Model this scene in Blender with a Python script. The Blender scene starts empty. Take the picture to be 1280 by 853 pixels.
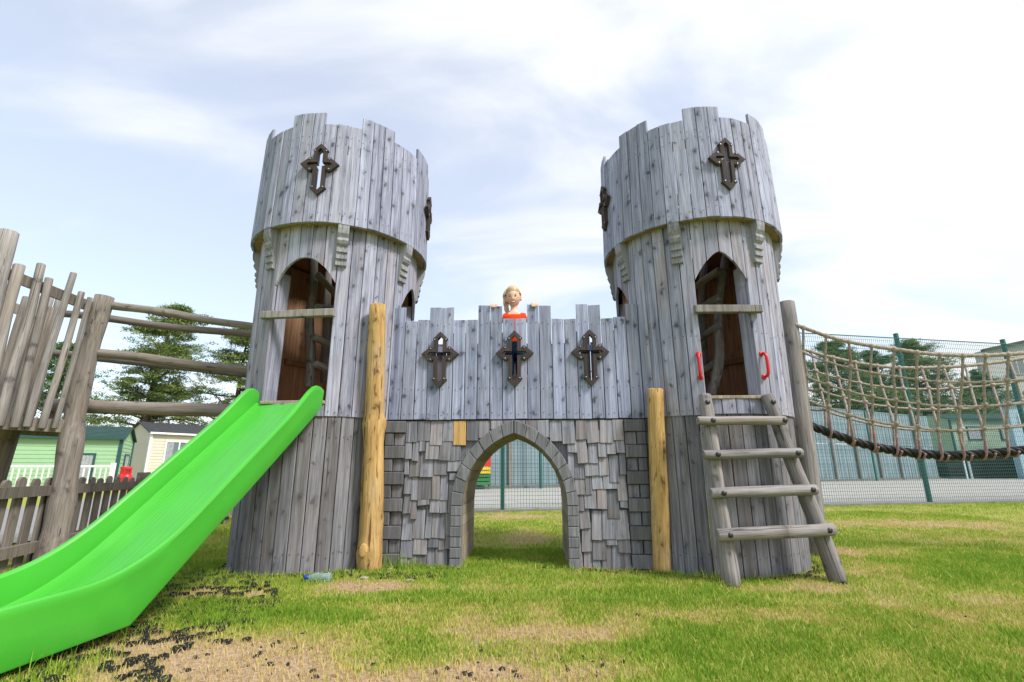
import bpy, bmesh, math, random
import numpy as np
from mathutils import Vector, Matrix, noise
random.seed(7); rng = np.random.default_rng(7)
S = bpy.context.scene
COL = S.collection
R_ = math.radians; PI = math.pi
V = Vector

# ------------------------------------------------------------------ camera
F_PX, PITCH, ROLL, YAW = 620.0, .2544, -.0032, -.0451
CAM = V((.1603, -3.8361, .6818))
cf = V((math.sin(YAW)*math.cos(PITCH), math.cos(YAW)*math.cos(PITCH), math.sin(PITCH)))
r0 = cf.cross(V((0, 0, 1))).normalized(); u0 = r0.cross(cf)
cr = r0*math.cos(ROLL)+u0*math.sin(ROLL); cu = -r0*math.sin(ROLL)+u0*math.cos(ROLL)
cam = bpy.data.objects.new('camera', bpy.data.cameras.new('camera'))
COL.objects.link(cam); S.camera = cam
cam.matrix_world = Matrix(((cr.x, cu.x, -cf.x, CAM.x), (cr.y, cu.y, -cf.y, CAM.y), (cr.z, cu.z, -cf.z, CAM.z), (0, 0, 0, 1)))
cam.data.sensor_width = 36; cam.data.lens = F_PX/1280*36; cam.data.clip_end = 3000; cam.data.clip_start = .02

# ------------------------------------------------------------------ world, sun, exposure
SUN_EL, SUN_DIR = R_(48), V((.80, -.50, 0)).normalized()
SUN_AZ = math.atan2(SUN_DIR.x, SUN_DIR.y)          # clockwise from +Y
S.view_settings.view_transform = 'Standard'; S.view_settings.look = 'None'
S.view_settings.exposure = 1.03; S.view_settings.gamma = 1
W = bpy.data.worlds.new('World'); S.world = W; W.use_nodes = True
def build_world():
    nt = W.node_tree; nt.nodes.clear(); N = nt.nodes.new; L = nt.links.new
    out = N('ShaderNodeOutputWorld'); bg = N('ShaderNodeBackground'); L(bg.outputs[0], out.inputs[0])
    sky = N('ShaderNodeTexSky'); sky.sky_type = 'NISHITA'; sky.sun_disc = False
    sky.sun_elevation = SUN_EL; sky.sun_rotation = SUN_AZ; sky.air_density = 1.0; sky.dust_density = 1.5
    tc = N('ShaderNodeTexCoord'); sep = N('ShaderNodeSeparateXYZ'); L(tc.outputs['Generated'], sep.inputs[0])
    # flat cloud layer: direction divided by its height
    zz = N('ShaderNodeMath'); zz.operation = 'MAXIMUM'; L(sep.outputs['Z'], zz.inputs[0]); zz.inputs[1].default_value = 0
    za = N('ShaderNodeMath'); za.operation = 'ADD'; L(zz.outputs[0], za.inputs[0]); za.inputs[1].default_value = .28
    dv = N('ShaderNodeVectorMath'); dv.operation = 'DIVIDE'; L(tc.outputs['Generated'], dv.inputs[0])
    cb = N('ShaderNodeCombineXYZ')
    for i in range(3): L(za.outputs[0], cb.inputs[i])
    L(cb.outputs[0], dv.inputs[1])
    mp = N('ShaderNodeMapping'); L(dv.outputs[0], mp.inputs[0])
    mp.inputs['Location'].default_value = (7.4, 2.2, 0); mp.inputs['Rotation'].default_value = (0, 0, R_(25)); mp.inputs['Scale'].default_value = (.85, 1.9, .5)
    n1 = N('ShaderNodeTexNoise'); L(mp.outputs[0], n1.inputs['Vector']); n1.inputs['Scale'].default_value = 1.25
    n1.inputs['Detail'].default_value = 7; n1.inputs['Roughness'].default_value = .5; n1.inputs['Distortion'].default_value = .5
    # more veil towards the sun side
    dt = N('ShaderNodeVectorMath'); dt.operation = 'DOT_PRODUCT'; L(tc.outputs['Generated'], dt.inputs[0])
    dt.inputs[1].default_value = (.80, .05, .25)
    ma = N('ShaderNodeMath'); ma.operation = 'MULTIPLY_ADD'; L(dt.outputs['Value'], ma.inputs[0]); ma.inputs[1].default_value = .24; L(n1.outputs['Fac'], ma.inputs[2])
    rp = N('ShaderNodeMapRange'); rp.interpolation_type = 'SMOOTHSTEP'; L(ma.outputs[0], rp.inputs['Value'])
    rp.inputs['From Min'].default_value = .45; rp.inputs['From Max'].default_value = .66
    rp.inputs['To Min'].default_value = .46; rp.inputs['To Max'].default_value = 1
    # pale blue of thin high haze over the Nishita sky
    sc = N('ShaderNodeVectorMath'); sc.operation = 'SCALE'; L(sky.outputs[0], sc.inputs[0]); sc.inputs['Scale'].default_value = .142
    mx = N('ShaderNodeMix'); mx.data_type = 'RGBA'
    L(rp.outputs[0], mx.inputs['Factor']); L(sc.outputs[0], mx.inputs['A'])
    mx.inputs['B'].default_value = (.525, .535, .55, 1)
    L(mx.outputs['Result'], bg.inputs['Color']); bg.inputs['Strength'].default_value = 1.0
build_world()
sun = bpy.data.objects.new('sun', bpy.data.lights.new('sun', 'SUN')); COL.objects.link(sun)
sun.data.energy = 2.3; sun.data.angle = R_(13); sun.data.color = (1, .96, .90)
sd = V((SUN_DIR.x*math.cos(SUN_EL), SUN_DIR.y*math.cos(SUN_EL), math.sin(SUN_EL)))
sun.rotation_euler = sd.to_track_quat('Z', 'Y').to_euler()

# ------------------------------------------------------------------ helpers
def ray(px, py): return cf+cr*((px-640)/F_PX)-cu*((py-426.5)/F_PX)
def gz(px, py, z=0.):
    v = ray(px, py); return CAM+v*((z-CAM.z)/v.z)
def gy(px, py, Y):
    v = ray(px, py); return CAM+v*((Y-CAM.y)/v.y)
def gplane(px, py, a, b):
    """point of the vertical plane through a and b"""
    v = ray(px, py); n = V((-(b.y-a.y), b.x-a.x, 0)); return CAM+v*((a-CAM).dot(n)/v.dot(n))
MW = {}
def put(name, mesh, mat=None, parent=None, M=None, kind=None):
    o = bpy.data.objects.new(name, mesh); COL.objects.link(o)
    M = M or Matrix.Identity(4)
    if mesh is not None and mat is not None and not mesh.materials: mesh.materials.append(mat)
    if parent is not None:
        o.parent = parent; o.matrix_parent_inverse = MW[parent].inverted()
    o.matrix_basis = M; MW[o] = M
    if kind: o['kind'] = kind
    return o
def thing(name, label, cat, loc, group=None, rz=0, mesh=None, mat=None):
    o = put(name, mesh, mat, None, Matrix.Translation(V(loc)) @ Matrix.Rotation(rz, 4, 'Z'))
    return tag(o, label, cat, group)
def tag(o, label, cat, group=None):
    o['label'] = label; o['category'] = cat
    if group: o['group'] = group
    return o
def T(*a): return Matrix.Translation(V(a))
def RZ(a): return Matrix.Rotation(a, 4, 'Z')
def RX(a): return Matrix.Rotation(a, 4, 'X')
def RY(a): return Matrix.Rotation(a, 4, 'Y')
def mesh_of(verts, faces, name='m', smooth=False):
    m = bpy.data.meshes.new(name); m.from_pydata([tuple(v) for v in verts], [], faces); m.update()
    if smooth: m.polygons.foreach_set('use_smooth', [True]*len(m.polygons))
    return m
def bm_mesh(bm, smooth=False):
    bmesh.ops.recalc_face_normals(bm, faces=bm.faces)
    m = bpy.data.meshes.new('m'); bm.to_mesh(m); bm.free()
    if smooth: m.polygons.foreach_set('use_smooth', [True]*len(m.polygons))
    return m
def prism(pts, y0, y1, ch=0., name='m'):
    """outline pts (x,z) extruded from front y0 to back y1; ch chamfers the front edge"""
    n = len(pts); vs = []; fs = []
    area = sum(pts[i][0]*pts[(i+1) % n][1]-pts[(i+1) % n][0]*pts[i][1] for i in range(n))
    if area < 0: pts = pts[::-1]
    def inset(c):
        out = []
        for i in range(n):
            a, b, d = V(pts[i-1]), V(pts[i]), V(pts[(i+1) % n])
            e1 = (b-a).normalized(); e2 = (d-b).normalized()
            n1 = V((-e1.y, e1.x)); n2 = V((-e2.y, e2.x)); q = n1+n2
            k = max(q.dot(n1), .35)
            out.append(b+q*(c/k))
        return out
    if ch > 0:
        vs += [(p.x, y0, p.y) for p in inset(ch)]+[(p[0], y0+ch, p[1]) for p in pts]+[(p[0], y1, p[1]) for p in pts]; k = 3
    else:
        vs += [(p[0], y0, p[1]) for p in pts]+[(p[0], y1, p[1]) for p in pts]; k = 2
    fs.append(list(range(n)))
    for l in range(k-1):
        for i in range(n):
            j = (i+1) % n; fs.append([l*n+i, (l+1)*n+i, (l+1)*n+j, l*n+j])
    fs.append(list(range((k-1)*n, k*n))[::-1])
    return mesh_of(vs, fs, name)
def rect(x0, x1, z0, z1): return [(x0, z0), (x1, z0), (x1, z1), (x0, z1)]
def box(x0, x1, y0, y1, z0, z1, ch=0.): return prism(rect(x0, x1, z0, z1), y0, y1, ch)
def boxb(sx, sy, sz, bev=.004):
    bm = bmesh.new(); bmesh.ops.create_cube(bm, size=1)
    bmesh.ops.scale(bm, vec=(sx, sy, sz), verts=bm.verts)
    if bev: bmesh.ops.bevel(bm, geom=bm.edges[:], offset=bev, segments=1, affect='EDGES')
    return bm_mesh(bm)
def log_mesh(L, ra, rb, wob=.012, seg=12, rings=10, sd=0, caps=True, knobs=()):
    """knobbly round timber along local z"""
    vs = []; fs = []
    for k in range(rings+1):
        t = k/rings; z = L*t
        cx = wob*(noise.noise(V((sd*3.1, 0, t*2.2)))-noise.noise(V((sd*3.1, 0, 0)))*(1-t)-noise.noise(V((sd*3.1, 0, 2.2)))*t)*2
        cy = wob*(noise.noise(V((sd*3.1, 9, t*2.2))))*.8
        r = ra+(rb-ra)*t
        for i in range(seg):
            a = 2*PI*i/seg
            rr = r*(1+.07*noise.noise(V((math.cos(a)*1.3+sd, math.sin(a)*1.3, z*4)))+.03*noise.noise(V((math.cos(a)*4+sd, math.sin(a)*4, z*9))))
            for kz, ka, amp in knobs:
                rr += r*amp*math.exp(-((z-kz)/.05)**2)*max(.15, math.cos(a-ka))
            vs.append((cx+rr*math.cos(a), cy+rr*math.sin(a), z))
    for k in range(rings):
        for i in range(seg):
            j = (i+1) % seg; fs.append([k*seg+i, k*seg+j, (k+1)*seg+j, (k+1)*seg+i])
    m0 = len(vs)
    # chamfered ends
    for base, sgn in ((0, -1), (rings*seg, 1)):
        c = sum((V(vs[base+i]) for i in range(seg)), V())/seg
        st = len(vs)
        for i in range(seg):
            p = V(vs[base+i]); q = c+(p-c)*.88; q.z += sgn*.006; vs.append(q)
        for i in range(seg):
            j = (i+1) % seg
            fs.append([base+j, base+i, st+i, st+j] if sgn < 0 else [base+i, base+j, st+j, st+i])
        fs.append(list(range(st, st+seg))[::-1] if sgn < 0 else list(range(st, st+seg)))
    m = mesh_of(vs, fs, 'log'); sm = [len(p.vertices) == 4 for p in m.polygons]
    m.polygons.foreach_set('use_smooth', sm)
    return m
def axis_matrix(p0, p1):
    d = (V(p1)-V(p0)); q = d.to_track_quat('Z', 'Y'); return Matrix.Translation(V(p0)) @ q.to_matrix().to_4x4(), d.length
def log(name, p0, p1, ra, rb, mat, parent=None, **k):
    M, L = axis_matrix(p0, p1); k.setdefault('sd', random.random()*50)
    return put(name, log_mesh(L, ra, rb, **k), mat, parent, M)
def tube_mesh(path, r, seg=8, lobes=0, twist=0., amp=.25, closed=False):
    """tube along a polyline; lobes>0 makes a laid rope with that many strands"""
    path = [V(p) for p in path]; vs = []; fs = []; n = len(path); acc = 0; up = V((0, 0, 1))
    rr = r if isinstance(r, (list, tuple)) else [r]*n
    for k, p in enumerate(path):
        d = (path[min(k+1, n-1)]-path[max(k-1, 0)]).normalized()
        if k: acc += (path[k]-path[k-1]).length
        if abs(d.dot(up)) > .93: up = V((1, 0, 0)) if abs(d.x) < .9 else V((0, 1, 0))
        s = d.cross(up).normalized(); t = s.cross(d); up = t
        for i in range(seg):
            a = 2*PI*i/seg
            q = rr[k]*(1+amp*(abs(math.cos(lobes*(a)/2+acc*twist))-.6) if lobes else 1)
            vs.append(p+s*(q*math.cos(a))+t*(q*math.sin(a)))
    for k in range(n-1):
        for i in range(seg):
            j = (i+1) % seg; fs.append([k*seg+i, k*seg+j, (k+1)*seg+j, (k+1)*seg+i])
    fs.append(list(range(seg))[::-1]); fs.append(list(range((n-1)*seg, n*seg)))
    m = mesh_of(vs, fs, 'tube', True); return m
def resample(path, n):
    path = [V(p) for p in path]; L = [0]
    for a, b in zip(path, path[1:]): L.append(L[-1]+(b-a).length)
    out = []
    for k in range(n):
        s = L[-1]*k/(n-1); i = 0
        while i < len(path)-2 and L[i+1] < s: i += 1
        t = (s-L[i])/max(L[i+1]-L[i], 1e-9); out.append(path[i].lerp(path[i+1], t))
    return out
def smooth_path(pts, n=40):
    """Catmull-Rom through pts"""
    pts = [V(p) for p in pts]; P = [pts[0]*2-pts[1]]+pts+[pts[-1]*2-pts[-2]]; out = []
    m = len(pts)-1
    for k in range(n):
        s = m*k/(n-1); i = min(int(s), m-1); t = s-i
        a, b, c, d = P[i:i+4]
        out.append(.5*((2*b)+(c-a)*t+(2*a-5*b+4*c-d)*t*t+(3*b-a-3*c+d)*t**3))
    return out
def lathe(prof, seg=16, smooth=True):
    vs = []; fs = []
    for r, z in prof:
        for i in range(seg): vs.append((r*math.cos(2*PI*i/seg), r*math.sin(2*PI*i/seg), z))
    for k in range(len(prof)-1):
        for i in range(seg):
            j = (i+1) % seg; fs.append([k*seg+i, k*seg+j, (k+1)*seg+j, (k+1)*seg+i])
    fs.append(list(range(seg))[::-1]); fs.append(list(range((len(prof)-1)*seg, len(prof)*seg)))
    return mesh_of(vs, fs, 'lathe', smooth)
class MB:
    """several boxes or bars collected into ONE part's mesh"""
    def __init__(s): s.v = []; s.f = []
    def add(s, m, M=None):
        b = len(s.v); s.v += [(M @ v.co if M else v.co.copy()) for v in m.vertices]; s.f += [[b+i for i in p.vertices] for p in m.polygons]
        bpy.data.meshes.remove(m); return s
    def bar(s, a, b, w, h=None):
        a, b = V(a), V(b); h = h or w; d = (b-a).normalized(); up = V((0, 0, 1)) if abs(d.z) < .9 else V((0, 1, 0))
        x = d.cross(up).normalized()*w/2; y = x.cross(d).normalized()*h/2; n = len(s.v)
        for p in (a, b): s.v += [p-x-y, p+x-y, p+x+y, p-x+y]
        s.f += [[n, n+1, n+5, n+4], [n+1, n+2, n+6, n+5], [n+2, n+3, n+7, n+6], [n+3, n, n+4, n+7], [n+3, n+2, n+1, n], [n+4, n+5, n+6, n+7]]
        return s
    def mesh(s, smooth=False): return mesh_of(s.v, s.f, 'mb', smooth)

# ------------------------------------------------------------------ materials
def newmat(name):
    m = bpy.data.materials.new(name); m.use_nodes = True; nt = m.node_tree
    return m, nt, nt.nodes.new, nt.links.new, nt.nodes['Principled BSDF']
def mixc(N, L, fac, a, b, mode='MIX'):
    x = N('ShaderNodeMix'); x.data_type = 'RGBA'; x.blend_type = mode
    for k, s in (('Factor', fac), ('A', a), ('B', b)):
        if isinstance(s, (float, int)): x.inputs[k].default_value = s
        elif isinstance(s, tuple): x.inputs[k].default_value = s if len(s) == 4 else (*s, 1)
        else: L(s, x.inputs[k])
    return x.outputs['Result']
def rng_node(N, L, src, a, b, c=0., d=1.):
    x = N('ShaderNodeMapRange'); L(src, x.inputs['Value'])
    for k, v in zip(('From Min', 'From Max', 'To Min', 'To Max'), (a, b, c, d)): x.inputs[k].default_value = v
    return x.outputs[0]
def wood(name, ca, cb, knot=.8, knot_col=(.045, .04, .038), stain=None, stain_amt=.5, var=.35, grain=1., rough=.85, bump=.5, knot_scale=1., crack=.5, fleck=0.):
    m, nt, N, L, P = newmat(name)
    tc = N('ShaderNodeTexCoord'); oi = N('ShaderNodeObjectInfo')
    off = N('ShaderNodeVectorMath'); off.operation = 'SCALE'; off.inputs[0].default_value = (17.3, 5.1, 41.7); L(oi.outputs['Random'], off.inputs['Scale'])
    ad = N('ShaderNodeVectorMath'); ad.operation = 'ADD'; L(tc.outputs['Object'], ad.inputs[0]); L(off.outputs[0], ad.inputs[1])
    def coord(s):
        x = N('ShaderNodeVectorMath'); x.operation = 'MULTIPLY'; L(ad.outputs[0], x.inputs[0]); x.inputs[1].default_value = s; return x.outputs[0]
    def nz(s, sc=1., det=5, ro=.6, dist=0.):
        x = N('ShaderNodeTexNoise'); L(coord(s), x.inputs['Vector']); x.inputs['Scale'].default_value = sc; x.inputs['Detail'].default_value = det
        x.inputs['Roughness'].default_value = ro; x.inputs['Distortion'].default_value = dist; return x.outputs['Fac']
    g1 = nz((38*grain, 38*grain, 1.5), det=5, dist=.6); g2 = nz((150*grain, 150*grain, 4), det=3, ro=.7); pt = nz((5, 5, 1.6), det=3)
    col = mixc(N, L, rng_node(N, L, g1, .36, .64), ca, cb)
    dk = rng_node(N, L, g2, .32, .60, .5, 1.); col = mixc(N, L, .75, col, mixc(N, L, 1., col, dk, 'MULTIPLY'))
    if stain: col = mixc(N, L, rng_node(N, L, pt, .5, .78, 0., stain_amt), col, stain)
    fr = N('ShaderNodeMath'); fr.operation = 'MULTIPLY'; L(oi.outputs['Random'], fr.inputs[0]); fr.inputs[1].default_value = 13.7
    f2 = N('ShaderNodeMath'); f2.operation = 'FRACT'; L(fr.outputs[0], f2.inputs[0])
    if stain: col = mixc(N, L, rng_node(N, L, f2.outputs[0], .55, 1, 0., .22), col, stain)
    # fine drying cracks
    g3 = nz((70*grain, 70*grain, .9), det=2, dist=.3); ck = rng_node(N, L, g3, .655, .69, 0., crack)
    col = mixc(N, L, ck, col, knot_col)
    if fleck:
        fk = rng_node(N, L, nz((48, 48, 7), det=3), .58, .66, 0., fleck); col = mixc(N, L, fk, col, knot_col)
    # knots with a smear below
    vo = N('ShaderNodeTexVoronoi'); s2 = N('ShaderNodeSeparateXYZ'); L(coord((11*knot_scale, 1, 7*knot_scale)), s2.inputs[0]); c2 = N('ShaderNodeCombineXYZ'); wn = nz((14, 14, 22), det=3)
    wa = N('ShaderNodeMath'); wa.operation = 'MULTIPLY_ADD'; L(wn, wa.inputs[0]); wa.inputs[1].default_value = .7; L(s2.outputs['X'], wa.inputs[2])
    wb = N('ShaderNodeMath'); wb.operation = 'MULTIPLY_ADD'; L(wn, wb.inputs[0]); wb.inputs[1].default_value = .45; L(s2.outputs['Z'], wb.inputs[2])
    L(wa.outputs[0], c2.inputs['X']); L(wb.outputs[0], c2.inputs['Y'])
    vo.voronoi_dimensions = '2D'; L(c2.outputs[0], vo.inputs['Vector']); vo.inputs['Scale'].default_value = 1
    vo.inputs['Randomness'].default_value = 1
    wob = N('ShaderNodeMath'); wob.operation = 'MULTIPLY_ADD'; L(g1, wob.inputs[0]); wob.inputs[1].default_value = .16
    sp = N('ShaderNodeSeparateColor'); L(vo.outputs['Color'], sp.inputs[0])
    dsc = N('ShaderNodeMath'); dsc.operation = 'DIVIDE'; L(vo.outputs['Distance'], dsc.inputs[0]); L(rng_node(N, L, sp.outputs[1], 0, 1, .28, 1.15), dsc.inputs[1]); L(dsc.outputs[0], wob.inputs[2])
    kk = rng_node(N, L, wob.outputs[0], .13, .30, 1., 0.)
    on = N('ShaderNodeMath'); on.operation = 'GREATER_THAN'; L(sp.outputs[0], on.inputs[0]); on.inputs[1].default_value = .5
    ml = N('ShaderNodeMath'); ml.operation = 'MULTIPLY'; L(kk, ml.inputs[0]); L(on.outputs[0], ml.inputs[1])
    m2 = N('ShaderNodeMath'); m2.operation = 'MULTIPLY'; L(ml.outputs[0], m2.inputs[0]); m2.inputs[1].default_value = knot
    col = mixc(N, L, m2.outputs[0], col, knot_col)
    halo = rng_node(N, L, wob.outputs[0], .25, .75, .55*knot, 0.)
    m3 = N('ShaderNodeMath'); m3.operation = 'MULTIPLY'; L(halo, m3.inputs[0]); L(on.outputs[0], m3.inputs[1])
    col = mixc(N, L, m3.outputs[0], col, mixc(N, L, 1., col, (.55, .55, .58), 'MULTIPLY'))
    # one board lighter or darker than the next
    rv = rng_node(N, L, oi.outputs['Random'], 0, 1, 1-var, 1+var*.6)
    hs = N('ShaderNodeHueSaturation'); L(col, hs.inputs['Color']); L(rv, hs.inputs['Value'])
    L(hs.outputs[0], P.inputs['Base Color']); P.inputs['Roughness'].default_value = rough; P.inputs['Specular IOR Level'].default_value = .25
    bp = N('ShaderNodeBump'); bp.inputs['Strength'].default_value = bump; bp.inputs['Distance'].default_value = .004
    hh = N('ShaderNodeMath'); hh.operation = 'SUBTRACT'; L(g2, hh.inputs[0]); L(ck, hh.inputs[1]); L(hh.outputs[0], bp.inputs['Height']); L(bp.outputs[0], P.inputs['Normal'])
    return m
def plain(name, col, rough=.5, metal=0., noise_amt=.15, scale=6., spec=.5, bump=0., c2=None, trans=0., coat=0.):
    m, nt, N, L, P = newmat(name)
    tc = N('ShaderNodeTexCoord'); n = N('ShaderNodeTexNoise'); L(tc.outputs['Object'], n.inputs['Vector']); n.inputs['Scale'].default_value = scale; n.inputs['Detail'].default_value = 6
    c2 = c2 or tuple(c*(1-noise_amt*1.6) for c in col)
    col_ = mixc(N, L, rng_node(N, L, n.outputs['Fac'], .3, .7), col, c2)
    L(col_, P.inputs['Base Color']); P.inputs['Roughness'].default_value = rough; P.inputs['Metallic'].default_value = metal
    P.inputs['Specular IOR Level'].default_value = spec; P.inputs['Transmission Weight'].default_value = trans; P.inputs['Coat Weight'].default_value = coat
    if bump:
        b = N('ShaderNodeBump'); b.inputs['Strength'].default_value = bump; b.inputs['Distance'].default_value = .01; L(n.outputs['Fac'], b.inputs['Height']); L(b.outputs[0], P.inputs['Normal'])
    return m
M_ring = wood('weathered silver planks', (.46, .485, .65), (.25, .265, .365), var=.22, stain=(.32, .29, .28), stain_amt=.3)
M_body = wood('weathered planks', (.45, .465, .59), (.235, .245, .325), var=.25, stain=(.36, .25, .18), stain_amt=.4)
M_low = wood('darker weathered planks', (.285, .285, .32), (.15, .148, .165), var=.3, knot=.6, stain=(.22, .16, .12), stain_amt=.4)  # darker timber tone for the lower and rear boards
M_wall = wood('blue grey planks', (.44, .48, .66), (.235, .265, .385), var=.22, stain=(.28, .27, .28), stain_amt=.3)
M_shingle = wood('grey shingles', (.34, .345, .395), (.165, .167, .195), var=.38, knot=.25, stain=(.33, .22, .14), stain_amt=.4)
M_quoin = wood('dark grey blocks', (.19, .19, .20), (.13, .13, .14), var=.2, knot=.2)
M_arch = wood('grey arch blocks', (.25, .255, .27), (.17, .17, .185), var=.2, knot=.4)
M_inner = wood('unweathered brown boards', (.52, .30, .18), (.36, .20, .12), var=.3, knot=.5)
M_lining = wood('passage lining', (.40, .33, .25), (.27, .215, .16), var=.25, knot=.3)
M_hoop = wood('pale hoop', (.46, .32, .17), (.32, .21, .11), var=.15, knot=.1)
M_peel = wood('peeled yellow log', (.64, .42, .175), (.48, .29, .10), var=.12, knot=.85, knot_col=(.13, .06, .025), stain=(.42, .34, .25), stain_amt=.8, grain=.6, knot_scale=1.0, crack=.95, fleck=.8)
M_fresh = wood('fresh cedar', (.62, .40, .16), (.52, .31, .11), var=.1, knot=.1, crack=.2)
M_log = wood('grey round timber', (.38, .355, .345), (.20, .185, .18), var=.22, knot=.6, crack=.85, stain=(.25, .19, .14), stain_amt=.5)
M_log2 = wood('brown round timber', (.31, .275, .245), (.19, .165, .145), var=.25, knot=.6, crack=.9, stain=(.19, .13, .09), stain_amt=.5)
M_picket = wood('brown grey pickets', (.25, .215, .19), (.16, .135, .115), var=.25, knot=.4)
M_trim = wood('dark brown cross trim', (.075, .058, .056), (.055, .042, .04), var=.1, knot=.1, crack=.1)
M_bracket = wood('grey bracket wood', (.37, .37, .41), (.23, .23, .26), var=.1, knot=.1)
def slide_mat():
    m, nt, N, L, P = newmat('lime green plastic')
    tc = N('ShaderNodeTexCoord'); mp = N('ShaderNodeMapping'); L(tc.outputs['Object'], mp.inputs[0]); mp.inputs['Scale'].default_value = (85, 1.3, 0)
    n = N('ShaderNodeTexNoise'); L(mp.outputs[0], n.inputs['Vector']); n.inputs['Scale'].default_value = 1; n.inputs['Detail'].default_value = 4; n.inputs['Roughness'].default_value = .6
    n2 = N('ShaderNodeTexNoise'); L(tc.outputs['Object'], n2.inputs['Vector']); n2.inputs['Scale'].default_value = 3
    c = mixc(N, L, rng_node(N, L, n2.outputs['Fac'], .3, .7), (.055, .37, .032), (.062, .42, .036))
    at = N('ShaderNodeAttribute'); at.attribute_name = 'wear'
    sc = rng_node(N, L, n.outputs['Fac'], .60, .66, 0, .95); mm = N('ShaderNodeMath'); mm.operation = 'MULTIPLY'; L(sc, mm.inputs[0]); L(at.outputs['Fac'], mm.inputs[1])
    c = mixc(N, L, mm.outputs[0], c, (.02, .13, .02))
    L(c, P.inputs['Base Color']); L(rng_node(N, L, n.outputs['Fac'], .3, .8, .18, .42), P.inputs['Roughness']); P.inputs['Specular IOR Level'].default_value = .6
    b = N('ShaderNodeBump'); b.inputs['Strength'].default_value = .06; b.inputs['Distance'].default_value = .003; L(n.outputs['Fac'], b.inputs['Height']); L(b.outputs[0], P.inputs['Normal'])
    return m
M_slide = slide_mat()
M_red = plain('red plastic', (.62, .012, .015), .4, noise_amt=.05)
M_steel = plain('galvanised steel', (.35, .36, .37), .4, .9, .1)
M_bolt = plain('dark bolt', (.05, .05, .055), .45, .6, .1)
M_rope = plain('beige rope', (.44, .375, .32), .9, noise_amt=.3, scale=60, spec=.1)
M_ropep = plain('mauve whipping cord', (.40, .25, .26), .9, noise_amt=.25, scale=60, spec=.1)
M_black = plain('black rope', (.012, .012, .013), .5, noise_amt=.3, scale=40, spec=.4)
M_fence = plain('teal green powder coat', (.018, .115, .10), .5, noise_amt=.1)
M_bluewall = plain('blue grey sheet', (.21, .29, .325), .6, noise_amt=.14, scale=1.2)
M_tarmac = plain('pale tarmac', (.37, .36, .34), .95, noise_amt=.14, scale=3, spec=.2, bump=.2)
M_gravel = plain('grey gravel', (.34, .335, .335), .95, noise_amt=.35, scale=45, spec=.2, bump=.8)
M_kerb = plain('concrete kerb', (.25, .24, .225), .9, noise_amt=.25, scale=12, spec=.2)
M_cgreen = plain('pale green cladding', (.30, .50, .28), .55, noise_amt=.05, scale=2)
M_cfar = plain('hazed grey green cladding', (.30, .41, .31), .6, noise_amt=.08, scale=2)  # green made paler and greyer, distance haze put into the colour
M_ccream = plain('cream cladding', (.62, .57, .47), .55, noise_amt=.05, scale=2)
M_white = plain('white upvc', (.80, .80, .80), .4, noise_amt=.03)
M_roofg = plain('dark green roof tiles', (.018, .07, .06), .6, noise_amt=.3, scale=9)
M_roofd = plain('dark grey roof tiles', (.055, .06, .07), .6, noise_amt=.3, scale=9)
M_trimg = plain('dark green trim', (.012, .075, .075), .5, noise_amt=.05)
M_paleblue = plain('pale blue post paint', (.50, .66, .70), .5)
M_dark = plain('dark void', (.02, .02, .02), .9)
M_rubber = plain('black rubber', (.020, .020, .022), .8, noise_amt=.3, scale=30, spec=.3)
M_soil = plain('dark soil', (.045, .036, .03), .95, noise_amt=.4, scale=30, spec=.1, bump=.5)
M_stone = plain('pale stone', (.40, .37, .34), .9, noise_amt=.2, scale=30, spec=.2)
M_greyclad = plain('grey render', (.45, .46, .48), .8, noise_amt=.06, scale=3)
M_bark = plain('conifer bark', (.15, .115, .09), .95, noise_amt=.4, scale=14, spec=.1, bump=.8)
def glass_mat():
    m, nt, N, L, P = newmat('window glass'); P.inputs['Base Color'].default_value = (.16, .19, .21, 1); P.inputs['Roughness'].default_value = .06; P.inputs['Specular IOR Level'].default_value = .8
    return m
M_glass = glass_mat()
M_curtain = plain('net curtain', (.40, .43, .45), .9, noise_amt=.2, scale=9, spec=.1)
def leaf_mat(name, a, b):
    m, nt, N, L, P = newmat(name); at = N('ShaderNodeAttribute'); at.attribute_name = 'tint'
    L(mixc(N, L, at.outputs['Fac'], a, b), P.inputs['Base Color']); P.inputs['Roughness'].default_value = .7; P.inputs['Specular IOR Level'].default_value = .2
    return m
M_needle = leaf_mat('conifer needles', (.055, .11, .030), (.24, .29, .085))
M_needle2 = leaf_mat('blue green needles', (.04, .105, .035), (.15, .24, .08))

# ------------------------------------------------------------------ ground
def vnoise(x, y, s, seed=0):
    r = np.random.default_rng(seed); g = r.random((64, 64)); x = x*s; y = y*s
    xi = np.floor(x).astype(int); yi = np.floor(y).astype(int); fx = x-xi; fy = y-yi; fx = fx*fx*(3-2*fx); fy = fy*fy*(3-2*fy)
    a = g[xi % 64, yi % 64]; b = g[(xi+1) % 64, yi % 64]; c = g[xi % 64, (yi+1) % 64]; d = g[(xi+1) % 64, (yi+1) % 64]
    return (a*(1-fx)+b*fx)*(1-fy)+(c*(1-fx)+d*fx)*fy
def fbm(x, y, s, seed=0): return sum(vnoise(x, y, s*2**k, seed+k)*.5**k for k in range(4))/1.875
DRY = [(300, 835, .40, .17, .9), (170, 805, .42, .22, .85), (600, 840, .24, .09, .8), (470, 735, .30, .10, .75), (270, 742, .35, .12, .8), (660, 790, .5, .15, .45), (850, 770, .4, .12, .35), (1080, 690, .40, .2, .8),
       (1000, 735, .35, .1, .45), (648, 672, .22, .5, .45), (660, 646, .8, .35, .55), (1150, 655, 1.4, .5, .5), (1240, 760, .4, .2, .25), (430, 852, .4, .07, .6), (740, 845, .3, .1, .25)]
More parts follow.
